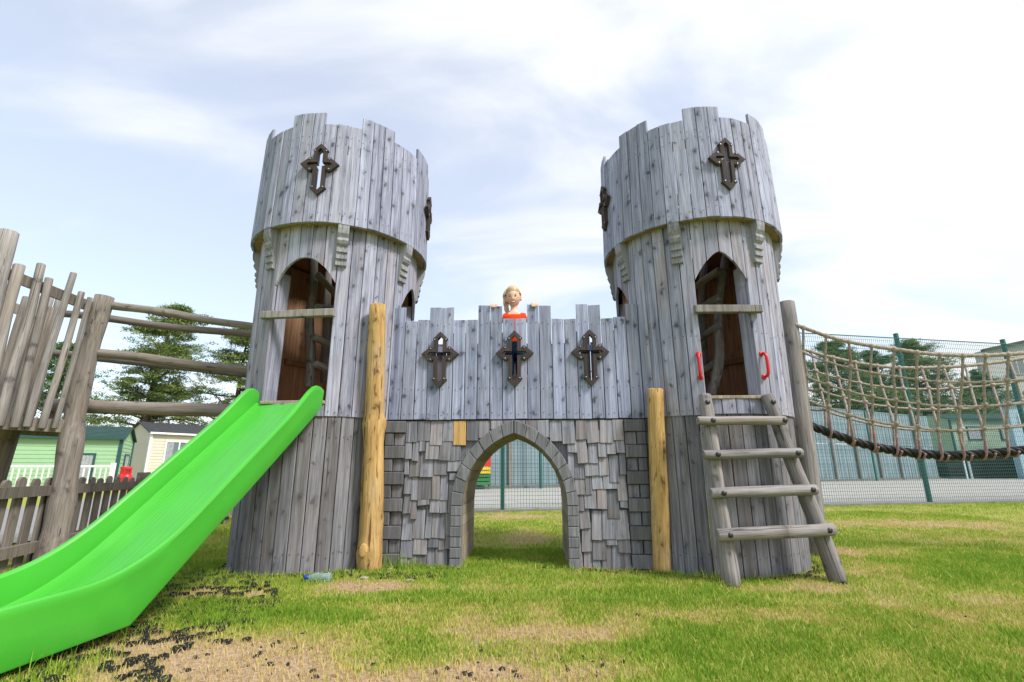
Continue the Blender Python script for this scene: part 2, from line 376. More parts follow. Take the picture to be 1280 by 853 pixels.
GREEN = [(370, 770, .38, .13, 1.), (215, 712, .35, .2, .8), (560, 745, .5, .12, .6), (780, 745, .5, .12, .5), (960, 712, .25, .1, 1.), (520, 705, .1, .06, 1.), (1000, 800, .6, .2, .15), (650, 690, .2, .12, .5)]
def dry_field(x, y):
    v = .27+.85*(fbm(x, y, 1.3, 3)-.5)+.7*(fbm(x, y, 5.5, 9)-.5)
    for px, py, sx, sy, a in DRY:
        c = gz(px, py); v = v+a*.8*np.exp(-((x-c.x)/sx)**2-((y-c.y)/sy)**2)
    for px, py, sx, sy, a in GREEN:
        c = gz(px, py); v = v-a*.55*np.exp(-((x-c.x)/sx)**2-((y-c.y)/sy)**2)
    return np.clip(v, 0, 1)
def relief(x, y):
    k = np.exp(-((np.maximum(np.abs(x)-7, 0))/2)**2-((np.maximum(np.abs(y-.5)-5, 0))/1.5)**2)
    return k*.045*(fbm(x, y, .9, 21)-.5)+k*.018*(fbm(x, y, 6, 33)-.5)
def ground():
    def axis(a, b, st, far): 
        c = np.arange(a, b+st/2, st); s = []; d = st
        x = b
        while x < far: d *= 1.35; x += d; s.append(x)
        lo = []; d = st; x = a
        while x > -far: d *= 1.35; x -= d; lo.append(x)
        return np.concatenate([lo[::-1], c, s])
    X = axis(-5, 6, .06, 900); Y = axis(-3.6, 5.6, .06, 900)
    gx, gy_ = np.meshgrid(X, Y, indexing='ij'); z = relief(gx, gy_)
    nx, ny = gx.shape; co = np.stack([gx, gy_, z], -1).reshape(-1, 3)
    i = np.arange(nx*ny).reshape(nx, ny); q = np.stack([i[:-1, :-1], i[1:, :-1], i[1:, 1:], i[:-1, 1:]], -1).reshape(-1, 4)
    m = bpy.data.meshes.new('ground'); m.vertices.add(len(co)); m.vertices.foreach_set('co', co.ravel().astype(np.float32))
    m.loops.add(q.size); m.loops.foreach_set('vertex_index', q.ravel().astype(np.int32)); m.polygons.add(len(q))
    m.polygons.foreach_set('loop_start', np.arange(0, q.size, 4, dtype=np.int32)); m.polygons.foreach_set('use_smooth', np.ones(len(q), bool)); m.update()
    at = m.attributes.new('dry', 'FLOAT', 'POINT'); at.data.foreach_set('value', dry_field(co[:, 0], co[:, 1]).astype(np.float32))
    mt, nt, N, L, P = newmat('lawn'); a = N('ShaderNodeAttribute'); a.attribute_name = 'dry'
    tc = N('ShaderNodeTexCoord'); n = N('ShaderNodeTexNoise'); L(tc.outputs['Object'], n.inputs['Vector']); n.inputs['Scale'].default_value = 55; n.inputs['Detail'].default_value = 6
    n2 = N('ShaderNodeTexNoise'); L(tc.outputs['Object'], n2.inputs['Vector']); n2.inputs['Scale'].default_value = 7; n2.inputs['Detail'].default_value = 4
    sm = N('ShaderNodeMath'); sm.operation = 'MULTIPLY_ADD'; L(n2.outputs['Fac'], sm.inputs[0]); sm.inputs[1].default_value = .5; L(a.outputs['Fac'], sm.inputs[2])
    g = mixc(N, L, rng_node(N, L, n.outputs['Fac'], .35, .65), (.22, .26, .045), (.33, .35, .08))
    s = mixc(N, L, rng_node(N, L, n.outputs['Fac'], .35, .65), (.44, .32, .21), (.30, .215, .14))
    c = mixc(N, L, rng_node(N, L, sm.outputs[0], .55, .95), g, s)
    v = N('ShaderNodeTexVoronoi'); L(tc.outputs['Object'], v.inputs['Vector']); v.inputs['Scale'].default_value = 26
    bk = rng_node(N, L, v.outputs['Distance'], .16, .24, 1, 0); bz = rng_node(N, L, sm.outputs[0], .95, 1.25, 0, .8); bm_ = N('ShaderNodeMath'); bm_.operation = 'MULTIPLY'; L(bk, bm_.inputs[0]); L(bz, bm_.inputs[1])
    c = mixc(N, L, bm_.outputs[0], c, (.04, .035, .03))
    L(c, P.inputs['Base Color']); P.inputs['Roughness'].default_value = 1; P.inputs['Specular IOR Level'].default_value = .1
    b = N('ShaderNodeBump'); b.inputs['Strength'].default_value = .7; b.inputs['Distance'].default_value = .02; L(n.outputs['Fac'], b.inputs['Height']); L(b.outputs[0], P.inputs['Normal'])
    put('lawn', m, mt, kind='structure')
ground()
def gh(x, y): return float(relief(np.array([x]), np.array([y]))[0])
# fence line of the ball court and its axes
FA, FB = V((-.408, 4.964, 0)), V((8.053, 6.976, 0)); FD = (FB-FA).normalized(); FN = V((-FD.y, FD.x, 0))
def fpt(s, d=0., z=0.): return FA+FD*s+FN*d+V((0, 0, z))
WA, WB = V((-.588, 15.7, 0)), V((17.33, 26.1, 0)); WD = (WB-WA).normalized(); WN = V((-WD.y, WD.x, 0))
def sheet(name, pts, mat, z): 
    return put(name, mesh_of([(p[0], p[1], z) for p in pts], [list(range(len(pts)))]), mat, kind='structure')
sheet('tarmac_court', [fpt(-2.2, .1), fpt(40, .1), WB+WD*40+WN*1, WA-WD*3+WN*1], M_tarmac, .012)
def kerb():
    mb = MB(); mb.bar(fpt(-2.2, 0, .0), fpt(40, 0, .0), .22, .07); put('kerb', mb.mesh(), M_kerb, kind='structure')
kerb()

# ------------------------------------------------------------------ castle
TL, TR = V((-1.5686, .2904, 0)), V((1.5664, .3692, 0))
ZS, ZB, ZT, ZTT = 1.058, 2.53, 3.42, 3.522
def rbody(z): return .62+.0355*z/2.5166
def rring(z): return .751-.013*(z-2.5166)/.9
def cyl_M(c, a, r=0, z=0): return Matrix.Translation(V((c.x+r*math.cos(a), c.y+r*math.sin(a), z))) @ RZ(a+PI/2)
SCREW = lathe([(.0065, 0), (.0065, .002), (.004, .004)], 8)
CROSS_O = [(0, .185), (.060, .124), (.049, .113), (.049, .040), (.068, .060), (.080, .060),
           (.150, 0), (.080, -.060), (.068, -.060), (.049, -.038), (.049, -.192), (.062, -.203),
           (0, -.268)]
CROSS_O = CROSS_O+[(-x, z) for x, z in CROSS_O[-2:0:-1]]
CROSS_I = [(0, .145), (.021, .120), (.0211, .112), (.0212, .016), (.070, .0161), (.082, .0162),
           (.100, 0), (.082, -.0162), (.070, -.0161), (.0212, -.016), (.0211, -.196), (.021, -.200),
           (0, -.224)]
CROSS_I = CROSS_I+[(-x, z) for x, z in CROSS_I[-2:0:-1]]
def cross_mesh(y0=-.032, y1=0.):
    n = len(CROSS_O); vs = []; fs = []
    for pts, y in ((CROSS_O, y0+.003), (CROSS_O, y1), (CROSS_I, y0), (CROSS_I, y1)): vs += [(x, y, z) for x, z in pts]
    for i in range(n):
        j = (i+1) % n
        fs += [[i, j, 2*n+j, 2*n+i], [j, i, n+i, n+j], [2*n+i, 2*n+j, 3*n+j, 3*n+i], [n+i, 3*n+i, 3*n+j, n+j]]
    m = mesh_of(vs, fs, 'cross'); bm = bmesh.new(); bm.from_mesh(m); return bm_mesh(bm)
CROSS = cross_mesh()
def add_cross(parent, M, label=None):
    c = put('cross_frame', CROSS, M_trim, parent, M)
    for x, z in ((.045, .118), (-.045, .118), (.075, .044), (-.075, .044), (.075, -.044), (-.075, -.044), (.04, -.2), (-.04, -.2)):
        put('screw', SCREW, M_steel, c, M @ T(x, -.0315, z) @ RX(PI/2))
    if label: c['label'] = label
    return c
def notch(x0, x1, zc, left):
    """the cross opening as a cut in the plank edge; left: cut in the plank's right edge"""
    s = -1 if left else 1; e = x1 if left else x0; lim = (x1-x0)-.012
    w = min(.088, lim)
    pts = [(e, zc+.145), (e+s*.021, zc+.120), (e+s*.021, zc+.016), (e+s*(w-.014), zc+.016), (e+s*w, zc), (e+s*(w-.014), zc-.016), (e+s*.021, zc-.016), (e+s*.021, zc-.2), (e, zc-.224)]
    if left: return [(x0, None), (x1, 'b')]+pts[::-1]
    return pts
def plank_outline(w0, w1, z0, z1, cut=None, zc=0., dz=0.):
    """trapezoid plank, local x centred; cut 'L' = cross hole in right edge, 'R' in left edge"""
    a, b = w0/2, w1/2
    pts = [(-a, z0), (a, z0)]
    if cut == 'L': pts += [p for p in notch(-a, a, zc, True)[2:]]
    pts += [(b, z1), (-b, z1+dz)]
    if cut == 'R': pts += notch(-a, a, zc, False)
    return pts
def slope_prism(pts, rf, t, rbase, ch=.003):
    """outline (u,z) leaning with radius rf(z); local -Y is outward; y=0 at radius rbase"""
    m = prism(pts, 0, t, ch)
    for v in m.vertices: v.co.y += rbase-rf(v.co.z)
    m.update(); return m
def tower(c, label, ring_off, body_off, cross_angles, door, side, brackets, seed):
    random.seed(seed)
    t = thing('castle_tower', label, 'tower', (c.x, c.y, 0), 'wooden castle towers')
    rf = lambda z: rring(z)
    # ---- battlement ring: 48 boards, three high and three low in turn
    cross_edges = [round((R_(a)-ring_off)/R_(7.5)) for a in cross_angles]
    for k in range(48):
        a = ring_off+R_(7.5)*(k+.5); high = (k % 6) >= 3
        w0 = 2*rring(ZB)*math.tan(R_(3.75))-.0062; w1 = 2*rring(ZT)*math.tan(R_(3.75))-.0062
        cut = 'L' if (k+1-cross_edges[0]) % 48 == 0 or (len(cross_edges) > 1 and (k+1-cross_edges[1]) % 48 == 0) else ('R' if any((k-e) % 48 == 0 for e in cross_edges) else None)
        # angle grows anticlockwise, local x follows it
        z1 = (ZTT if high else ZT)+random.uniform(-.006, .006)
        m = slope_prism(plank_outline(w0, w1, ZB+random.uniform(-.004, .004), z1, cut, 3.018, random.uniform(-.004, .004)), rf, .022, rring(ZB))
        put('plank', m, M_ring, t, cyl_M(c, a, rring(ZB)+random.uniform(-.003, .002)))
    for a, e in zip(cross_angles, cross_edges):
        aa = ring_off+R_(7.5)*e
        add_cross(t, cyl_M(c, aa, rring(3.02)*1.001+.001, 3.018) @ RX(R_(.8)))
    vs, fs = [], []
    def nail(M, u, z, y):
        i = len(vs); vs.extend([M @ V((u+.0042*math.cos(q*PI/3), y-.001, z+.0042*math.sin(q*PI/3))) for q in range(6)]); fs.append([i+5-q for q in range(6)])
    for k in range(48):
        M = cyl_M(V((0, 0, 0)), ring_off+R_(7.5)*(k+.5), rring(ZB)+.0025)
        for z in (2.60, 3.225, 3.30):
            for u in (-.028, .028): nail(M, u+random.uniform(-.006, .006), z+random.uniform(-.02, .02), rring(ZB)-rring(z)-.002)
    for k in range(42):
        a_ = body_off+2*PI/42*(k+.5)
        M = cyl_M(V((0, 0, 0)), a_, rbody(ZS)+.012)
        if not any((k-ko) % 42 < n for (ko, n, *_x) in (door, side)):
            for z in (1.09, 1.645, 2.42):
                for u in (-.026, .026): nail(M, u+random.uniform(-.006, .006), z+random.uniform(-.02, .02), rbody(ZS)-rbody(z)-.003)
        M = cyl_M(V((0, 0, 0)), a_+R_(2.6), rbody(0))
        for z in (.12, .92):
            for u in (-.026, .026): nail(M, u+random.uniform(-.006, .006), z+random.uniform(-.02, .02), rbody(0)-rbody(z)-.004)
    put('nail_heads', mesh_of(vs, fs), M_bolt, t, T(c.x, c.y, 0), kind='stuff')
    # hoops that carry the ring, deck and floor
    def annulus(ra, rb, z0, z1, seg=48, hole=None):
        vs = []; fs = []
        for r, z in ((ra, z0), (rb, z0), (rb, z1), (ra, z1)): vs += [(r*math.cos(2*PI*i/seg), r*math.sin(2*PI*i/seg), z) for i in range(seg)]
        for l in range(4):
            for i in range(seg):
                j = (i+1) % seg; fs.append([l*seg+i, l*seg+j, ((l+1) % 4)*seg+j, ((l+1) % 4)*seg+i])
        return bm_mesh_from(vs, fs)
    put('hoop', annulus(.668, rring(ZB)-.026, ZB+.012, ZB+.05), M_hoop, t, T(c.x, c.y, 0))
    put('hoop', annulus(.655, .70, ZB+.055, ZB+.10), M_hoop, t, T(c.x, c.y, 0))
    put('hoop', annulus(.655, rring(3.2)-.026, 3.20, 3.25), M_hoop, t, T(c.x, c.y, 0))
    put('upper_deck', annulus(.24, .652, ZB+.06, ZB+.085), M_inner, t, T(c.x, c.y, 0))
    put('floor', annulus(.02, .60, 1.09, 1.12), M_inner, t, T(c.x, c.y, 0))
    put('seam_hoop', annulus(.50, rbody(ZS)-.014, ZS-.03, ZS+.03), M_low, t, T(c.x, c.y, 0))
    # ---- body: 42 boards above the seam, 42 below
    st = 2*PI/42
    def arch_z(k_lo, n, spring, apex, p):
        def f(u, k): # u in -.5..1.5 board fraction inside board k
            tt = ((k-k_lo+u)/n)*2-1
            return spring+(apex-spring)*(1-abs(tt)**p)
        return f
    for k in range(42):
        a = body_off+st*(k+.5); wf = lambda z: 2*(rbody(z)+.010)*math.tan(st/2)-.0062
        op = None
        for (ko, n, sill, spring, apex, p) in (door, side):
            if (k-ko) % 42 < n: op = ((k-ko) % 42, n, sill, spring, apex, p)
        rfu = lambda z: rbody(z)+.012
        if op is None:
            m = slope_prism(plank_outline(wf(ZS), wf(2.6), ZS+random.uniform(-.004, .003), 2.60), rfu, .020, rfu(ZS))
            put('plank', m, M_body, t, cyl_M(c, a, rfu(ZS)+random.uniform(-.002, .002)))
        else:
            i, n, sill, spring, apex, p = op
            w = wf(2.2)
            bot = []
            for q in range(5):
                u = q/4; tt = ((i+u)/n)*2-1
                z = spring+(apex-spring)*(1-abs(tt)**p); bot.append(((u-.5)*w, z))
            m = slope_prism(bot+[(w/2, 2.60), (-w/2, 2.60)], rfu, .020, rfu(ZS), 0)
            put('plank', m, M_body, t, cyl_M(c, a, rfu(ZS)))
            if sill > ZS+.02:
                m = slope_prism(plank_outline(wf(ZS), wf(sill), ZS, sill), rfu, .020, rfu(ZS)); put('plank', m, M_body, t, cyl_M(c, a, rfu(ZS)))
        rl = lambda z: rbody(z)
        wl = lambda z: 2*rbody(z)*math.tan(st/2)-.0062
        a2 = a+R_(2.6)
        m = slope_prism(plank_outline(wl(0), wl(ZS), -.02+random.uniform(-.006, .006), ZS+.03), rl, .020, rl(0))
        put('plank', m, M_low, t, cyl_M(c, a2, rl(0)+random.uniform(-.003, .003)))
    # brown inner face boards seen through the doorways (back half only)
    for k in range(21):
        a = PI/2-PI*.62+PI*1.24*(k+.5)/21
        if abs(math.sin(a-(R_(-3) if c.x < 0 else R_(-175)))) < 0 : continue
        aw = (math.degrees(a)-(-2 if c.x < 0 else 185-360)+180) % 360-180
        z0 = 1.12 if abs(aw) > 19 else 2.28
        w = 2*.60*math.sin(PI*1.24/42)*1.02
        put('inner_board', box(-w/2, w/2, 0, .014, z0, 2.56), M_inner, t, cyl_M(c, a, .600))
    put('inner_rail', annulus_arc(.555, .598, 1.62, 1.67, R_(20), R_(160)), M_inner, t, T(c.x, c.y, 0))
    # door cheeks, threshold and cross bar
    for (ko, n, sill, spring, apex, p), lab in ((door, 'door'), (side, 'side')):
        for e in (ko, ko+n):
            a = body_off+st*e; s = 1 if e == ko else -1
            m = box(-.008, .008, .002, .11, 1.13, spring+.12)
            put('door_cheek', m, M_body, t, cyl_M(c, a, .637) @ T(-s*.010, 0, 0))
    ko, n, sill, spring, apex, p = door
    am = body_off+st*(ko+n/2); hw = .65*math.sin(st*n/2)
    put('threshold', box(-hw, hw, -.012, .10, sill-.002, sill+.022, .004), M_lining, t, cyl_M(c, am, .65*math.cos(st*n/2)+.02))
    bw = hw+.055
    put('guard_bar', box(-bw, bw, -.022, .022, -.028, .028, .004), M_log, t, cyl_M(c, am+R_(door_shift(c)), .652*math.cos(st*n/2)+.030, 1.826))
    # ---- brackets under the ring
    for ang in brackets:
        pts = [(0, 2.555), (.094, 2.555), (.094, 2.50), (.088, 2.46), (.070, 2.43), (.078, 2.405), (.066, 2.38), (.048, 2.365), (.048, 2.345), (.058, 2.340), (.058, 2.315), (.044, 2.312), (.044, 2.29), (.05, 2.287), (.05, 2.262), (.034, 2.258), (.034, 2.24), (.04, 2.236), (.04, 2.212), (0, 2.205)]
        m = prism(pts, -.042, .042, .003)
        put('bracket', m, M_bracket, t, cyl_M(c, R_(ang), .652) @ RZ(-PI/2))
    return t
def bm_mesh_from(vs, fs, smooth=False):
    m = mesh_of(vs, fs); bm = bmesh.new(); bm.from_mesh(m); bpy.data.meshes.remove(m); return bm_mesh(bm, smooth)
def annulus_arc(ra, rb, z0, z1, a0, a1, seg=16):
    vs = []; fs = []; n = seg+1
    for r, z in ((ra, z0), (rb, z0), (rb, z1), (ra, z1)): vs += [(r*math.cos(a0+(a1-a0)*i/seg), r*math.sin(a0+(a1-a0)*i/seg), z) for i in range(n)]
    for l in range(4):
        for i in range(seg): fs.append([l*n+i, l*n+i+1, ((l+1) % 4)*n+i+1, ((l+1) % 4)*n+i])
    fs += [[0, n, 2*n, 3*n], [n-1, 2*n-1, 3*n-1, 4*n-1]]
    return bm_mesh_from(vs, fs)
def door_shift(c): return -2.0 if c.x < 0 else 1.6
ST = 2*PI/42
tower_l = tower(TL, 'round wooden plank tower with battlements at the top of the lime green slide', R_(-85.2), R_(-70.7)-5*ST, (-85.2, 4.8),
      (0, 5, 1.150, 2.075, 2.275, 2.0), (11, 4, 1.06, 2.02, 2.235, 1.8), (-165, -119, -68.5, -22.5, 22, 67, 112, 157), 1)
tower_r = tower(TR, 'round wooden plank tower with battlements behind the log ladder and red handles', R_(-81.4), R_(-71.9)-4*ST, (-81.4, -171.4),
      (0, 4, 1.165, 2.07, 2.285, 1.55), (-10, 4, 1.06, 2.02, 2.235, 1.7), (-62, -115.5, -157, -18, 27, 72, 117, 163), 2)
def grab_handles():
    for a, zz, lean in ((-108.5, 1.41, 0), (-67.8, 1.41, 0)):
        a = R_(a); M = cyl_M(TR, a, rbody(1.4)+.012, zz)
        path = smooth_path([(0, 0, .085), (0, -.028, .083), (0, -.045, .058), (0, -.048, 0), (0, -.045, -.058), (0, -.028, -.083), (0, 0, -.085)], 22)
        h = put('grab_handle', tube_mesh(path, .011, 8), M_red, tower_r, M)
        for s in (1, -1): put('mounting_foot', lathe([(.02, 0), (.02, .006), (.014, .012)], 12), M_red, h, M @ T(0, 0, s*.085) @ RX(PI/2))
grab_handles()
def sky_block_post():  # post and rail added to block the sky behind the cross opening
    a = gy(907, 262, .42); b = gy(908, 175, .44); a.z = 2.62; put('sky_block_post', log_mesh(b.z-a.z, .055, .050, .01, sd=77), M_log2, tower_r, T(b.x, b.y, a.z))
    put('sky_block_rail', box(TR.x-.60, TR.x+.60, TR.y+.17, TR.y+.22, 3.17, 3.27), M_log2, tower_r)
sky_block_post()

def gate_wall():
    g = thing('castle_gate_wall', 'shingled wooden wall with pointed arch and three cross openings between the towers', 'wall', (0, .38, 0))
    random.seed(11); PW = .0989; PX = .008-10*PW
    tall = {-2, -1, 0, 3, 4, 7, 8, 11, 12, 15, 16, 19, 20, 21}
    for Y, front in ((0., True), (.80, False)):
        for k in range(-2, 21):
            x0 = PX+PW*k; w = PW-.0062; zt = (1.978 if k in tall else 1.864)+random.uniform(-.006, .006)
            cut = 'L' if k in (3, 9, 15) else 'R' if k in (4, 10, 16) else None
            if not front: cut = None
            zb = 1.06+random.uniform(-.003, .003) if front else 1.0
            m = prism(plank_outline(w, w, zb, zt, cut, 1.575, random.uniform(-.005, .005)), 0, .022, .0025)
            put('plank', m, M_wall if front else M_low, g, T(x0+PW/2, Y+random.uniform(-.002, .002), 0))
    for k in (4, 10, 16):
        add_cross(g, T(PX+PW*k, -.003, 1.575))
    vs, fs = [], []
    for k in range(-2, 21):
        for z in (1.10, 1.30, 1.82):
            for u in (.025, .072):
                i = len(vs); x_, z_ = PX+PW*k+u+random.uniform(-.006, .006), z+random.uniform(-.012, .012); vs.extend([(x_+.0042*math.cos(q*PI/3), -.0035, z_+.0042*math.sin(q*PI/3)) for q in range(6)]); fs.append([i+q for q in range(6)])
    put('nail_heads', mesh_of(vs, fs), M_bolt, g, kind='stuff')
    # rails and walkway boards behind the planks
    for Y, z in ((.024, 1.12), (.024, 1.855-.08), (.755, 1.12), (.755, 1.775)):
        for xa, xb in ((-1.02, 1.02),):
            if Y < .1 and z > 1.5: z = 1.30-.02
            put('rail', box(xa, xb, Y, Y+.04, z, z+.055, .003), M_wall, g)
    for k in range(8): put('walkway_board', box(-1.02, 1.02, .07+k*.0855, .07+k*.0855+.082, 1.072, 1.094, .002), M_lining, g)
    # ---- passage arch
    wi, hi, wo, ho, zs = .387, .522, .467, .623, .43
    def arc(w, h, f):                       # right half, f 0..1 from springing to apex
        R = (w*w+h*h)/(2*w); cx = w-R; th = math.acos(-cx/R)*f; return V((cx+R*math.cos(th), zs+R*math.sin(th)))
    for s in (1, -1):
        nj = 6
        for k in range(nj):
            z0, z1 = zs*k/nj, zs*(k+1)/nj-.003
            put('arch_block', prism([(s*wi, z0), (s*wo, z0), (s*wo, z1), (s*wi, z1)], -.034+random.uniform(-.003, .003), .05, .004), M_arch, g)
            put('lining_board', prism([(s*(wi), z0), (s*(wi+.022), z0), (s*(wi+.022), z1), (s*wi, z1)], .052, .765, .002), M_lining, g)
        na = 8
        for k in range(na):
            f0, f1 = k/na, (k+1)/na-.004
            a, b, c, d = arc(wi, hi, f0), arc(wo, ho, f0), arc(wo, ho, f1), arc(wi, hi, f1)
            mo = arc(wo, ho, (f0+f1)/2)
            put('arch_block', prism([(s*p.x, p.y) for p in (a, b, mo, c, d)], -.034+random.uniform(-.003, .003), .05, .004), M_arch, g)
            b2, c2 = a+(b-a).normalized()*.022, d+(c-d).normalized()*.022
            put('lining_board', prism([(s*p.x, p.y) for p in (a, b2, c2, d)], .052, .765, .002), M_lining, g)
    # backing boards with the arch hole (front and rear)
    right = [(.455, -.02)]+[(.455, zs)]+[tuple(arc(.455, .605, k/10)) for k in range(1, 10)]+[(.004, 1.03)]
    outline = [(1.06, -.02), (1.06, 1.055), (.004, 1.055)]+right[::-1]
    for s in (1, -1):
        put('backing_board', prism([(s*x, z) for x, z in outline], .030, .045), M_shingle, g)
        put('backing_board', prism([(s*x, z) for x, z in outline], .768, .80), M_low, g)
    # ---- corner blocks
    for s in (1, -1):
        zr = .096
        for r in range(11):
            z0 = r*zr+.002; z1 = z0+zr-.004; X0, X1 = .835, .992
            if z1 > 1.05: z1 = 1.05
            if r % 2 == 0: put('corner_block', prism(rect(*(sorted((s*X0, s*X1))), z0, z1), -.014+random.uniform(-.003, .003), .03, .004), M_quoin, g)
            else:
                xm = .925
                put('corner_block', prism(rect(*sorted((s*(X0+.004), s*(xm-.004))), z0, z1), .010, .03, .003), M_low, g)
                put('corner_block', prism(rect(*sorted((s*(xm+.002), s*X1)), z0, z1), -.008, .03, .004), M_quoin, g)
            put('corner_block', prism(rect(*sorted((s*.996, s*1.06)), z0, z1), .004, .03, .003), M_quoin, g)
    # ---- shingles: staggered courses of random width, each leaning out at its foot
    def inside(x, z): 
        x = abs(x)
        if z < zs: return x < .435
        R = (.435**2+.58**2)/(2*.435); cx = .435-R; return (x-cx)**2+(z-zs)**2 < R*R and z < 1.04
    ncourse = 8; yel = None
    for s in (1, -1):
        for ci in range(ncourse):
            zb = -.03+ci*.134
            x = -.004 if zb > .8 else .40; wl = [.09, .095, .09, .095, .10, .085, .095, .10, .09][::-1]
            while x < .828:
                w = random.choice((.05, .062, .075, .08, .092, .105)); w = wl.pop() if zb > .8 else w; w = min(w, .832-x)
                if .832-x-w < .035: w = .832-x
                h = .20; zz = zb+random.uniform(-.055, .055)*(ci > 0)
                top = min(zz+h, 1.050)
                if ci == ncourse-1: zz = random.uniform(.86, .90) if x > .1 else .93; top = 1.05
                xc = x+w/2
                corners = [(x+.004, zz), (x+w-.004, zz), (x+.004, top), (x+w-.004, top)]
                if not all(inside(cx_, cz) for cx_, cz in corners) and not (inside(x+.012, zz+.01) and inside(x+w*.6, zz+h*.4)):
                    fresh = (s == -1 and ci == ncourse-1 and .38 < xc < .45 and yel is None)
                    th = random.uniform(.009, .015); L_ = top-zz
                    # trim below-arch corners by raising the foot
                    while inside(x+.01, zz) and zz < top-.05 and zs < zz: zz += .01
                    L_ = top-zz
                    m = prism([(-w/2+.002, 0), (w/2-.002, random.uniform(-.006, .006)), (w/2-.002, L_), (-w/2+.002, L_)], -th, 0, .002)
                    o = put('shingle', m, M_fresh if fresh else M_shingle, g, T(s*xc, .006+random.uniform(-.004, .004), zz) @ RY(random.uniform(-.045, .045)) @ RX(-.095+random.uniform(-.03, .015)))
                    if fresh: yel = o; o['label'] = 'bright yellow unweathered shingle'
                x += w
    return g
gate = gate_wall()

# ------------------------------------------------------------------ posts and ladder
def add_bolt(parent, M):
    b = put('bolt', lathe([(.017, -.004), (.017, .002), (.0165, .003)], 12), M_bolt, parent, M)
    return b
t = tag(log('log_post', (-1.012, -.135, -.03), tuple(gy(472, 382, -.26)), .084, .062, M_peel, wob=.012, rings=26, seg=18, sd=4, knobs=((1.02, -2.4, .22), (1.03, .2, .24), (.17, -1.6, .26), (.55, 2.9, .14), (.36, .1, .12), (1.55, 2.8, .08))), 'tall peeled yellow log post with knots beside the left end of the shingled wall', 'post', 'peeled log posts on the wall')
def knot_cut():
    M = MW[t]; m = lathe([(.040, -.02), (.036, .004), (.030, .007)], 14)
    put('sawn_knot', m, M_fresh, t, M @ T(.008, -.098, .19) @ RX(R_(80)) @ RY(R_(8)) @ Matrix.Scale(.8, 4, V((1, 0, 0))) @ Matrix.Scale(1.25, 4, V((0, 1, 0))))
knot_cut()
tag(log('log_post', tuple(gz(828, 713)+V((0, .02, -.03))), tuple(gy(819, 487, -.13)), .066, .059, M_peel, wob=.006, rings=20, seg=18, sd=9, knobs=((.6, -1.2, .08), (.95, -2, .06))), 'short peeled yellow log post standing at the right end of the shingled wall', 'post', 'peeled log posts on the wall')
tag(log('timber_post', tuple(gz(1022, 697)+V((0, 0, -.03))), tuple(gy(982, 379, .62)), .086, .074, M_log, wob=.02, rings=16, sd=14), 'tall grey round timber post beside the ladder holding the near ropes', 'post', 'grey posts of the rope bridge')
tag(log('timber_post', (2.72, 1.15, -.03), (2.60, 1.10, 2.02), .078, .066, M_log, wob=.02, rings=16, sd=15), 'grey round timber post hidden behind the near rope bridge post', 'post', 'grey posts of the rope bridge')
def ladder():
    l = thing('log_ladder', 'grey log ladder with four rungs leaning on the right tower doorway', 'ladder', (1.65, -.36, 0))
    a0, a1 = V((1.357, -.44, -.02)), V((1.352, -.315, 1.185)); b0, b1 = V((2.060, -.345, -.02)), V((1.792, -.30, 1.185))
    for p, q, sd in ((a0, a1, 21), (b0, b1, 25)):
        o = log('stringer', p, q, .056, .043, M_log, l, wob=.012, rings=12, sd=sd)
        add_bolt(o, T(*(p.lerp(q, .955)+V((0, -.044, 0)))) @ RX(PI/2))
    for (xa, ya), (xb, yb), r in (((873, 526), (981, 526), .030), ((880, 568.5), (1001, 566.5), .032), ((889, 617), (1019, 612), .035), ((897, 669), (1041, 662), .039)):
        A = gy(xa, ya, -.40); B = gy(xb, yb, -.40)
        ta = (A.z+.02)/1.205; A = gy(xa, ya, a0.lerp(a1, ta).y-.075); B = gy(xb, yb, b0.lerp(b1, ta).y-.075)
        o = log('rung', A, B, r*.96, r, M_log, l, wob=.006, rings=8, sd=random.random()*40)
        for p0_, p1_ in ((a0, a1), (b0, b1)):
            tt = (A.z+.02)/1.205; c = p0_.lerp(p1_, tt); fr = (c.x-A.x)/(B.x-A.x); pt = A.lerp(B, fr)
            add_bolt(o, T(pt.x, pt.y-r*.98, pt.z) @ RX(PI/2))
    return l
ladder()
def inner_ladder(c, label, s):
    l = thing('climbing_ladder', label, 'ladder', (c.x, c.y, 1.12), 'ladders inside the towers')
    random.seed(5+int(s))
    # two wavy uprights side by side with peg rungs running between them
    A0, A1 = V((c.x-.02*s+.0, c.y-.02, 1.12)), V((c.x+.06*s, c.y+.06, 2.95))
    if s > 0:   # left tower
        A0, A1, B0, B1 = gy(386, 484, .22), gy(391, 320, .24), gy(405, 478, .52), gy(411, 320, .52)
    else:
        A0, A1, B0, B1 = gy(889, 494, .24), gy(907, 318, .28), gy(877, 492, .55), gy(882, 318, .55)
    log('upright', A0, A1, .042, .036, M_log, l, wob=.05, rings=16, sd=31+s)
    log('upright', B0, B1, .040, .034, M_log, l, wob=.05, rings=16, sd=37+s)
    for Y, pts in ((.22, ((397, 344, 422, 372), (396, 384, 424, 388), (394, 422, 424, 438), (395, 455, 424, 470))),) if s > 0 else ((.24, ((899, 338, 868, 360), (901, 372, 868, 388), (899, 408, 868, 428), (895, 453, 868, 472))),):
        for x0, y0, x1, y1 in pts: log('rung', gy(x0, y0, Y-.03), gy(x1, y1, Y+.24), .030, .030, M_log, l, wob=.01, rings=6)
    return l
inner_ladder(TL, 'wavy log ladder standing inside the left tower above the slide', 1)
inner_ladder(TR, 'wavy log ladder standing inside the right tower above the log ladder', -1)

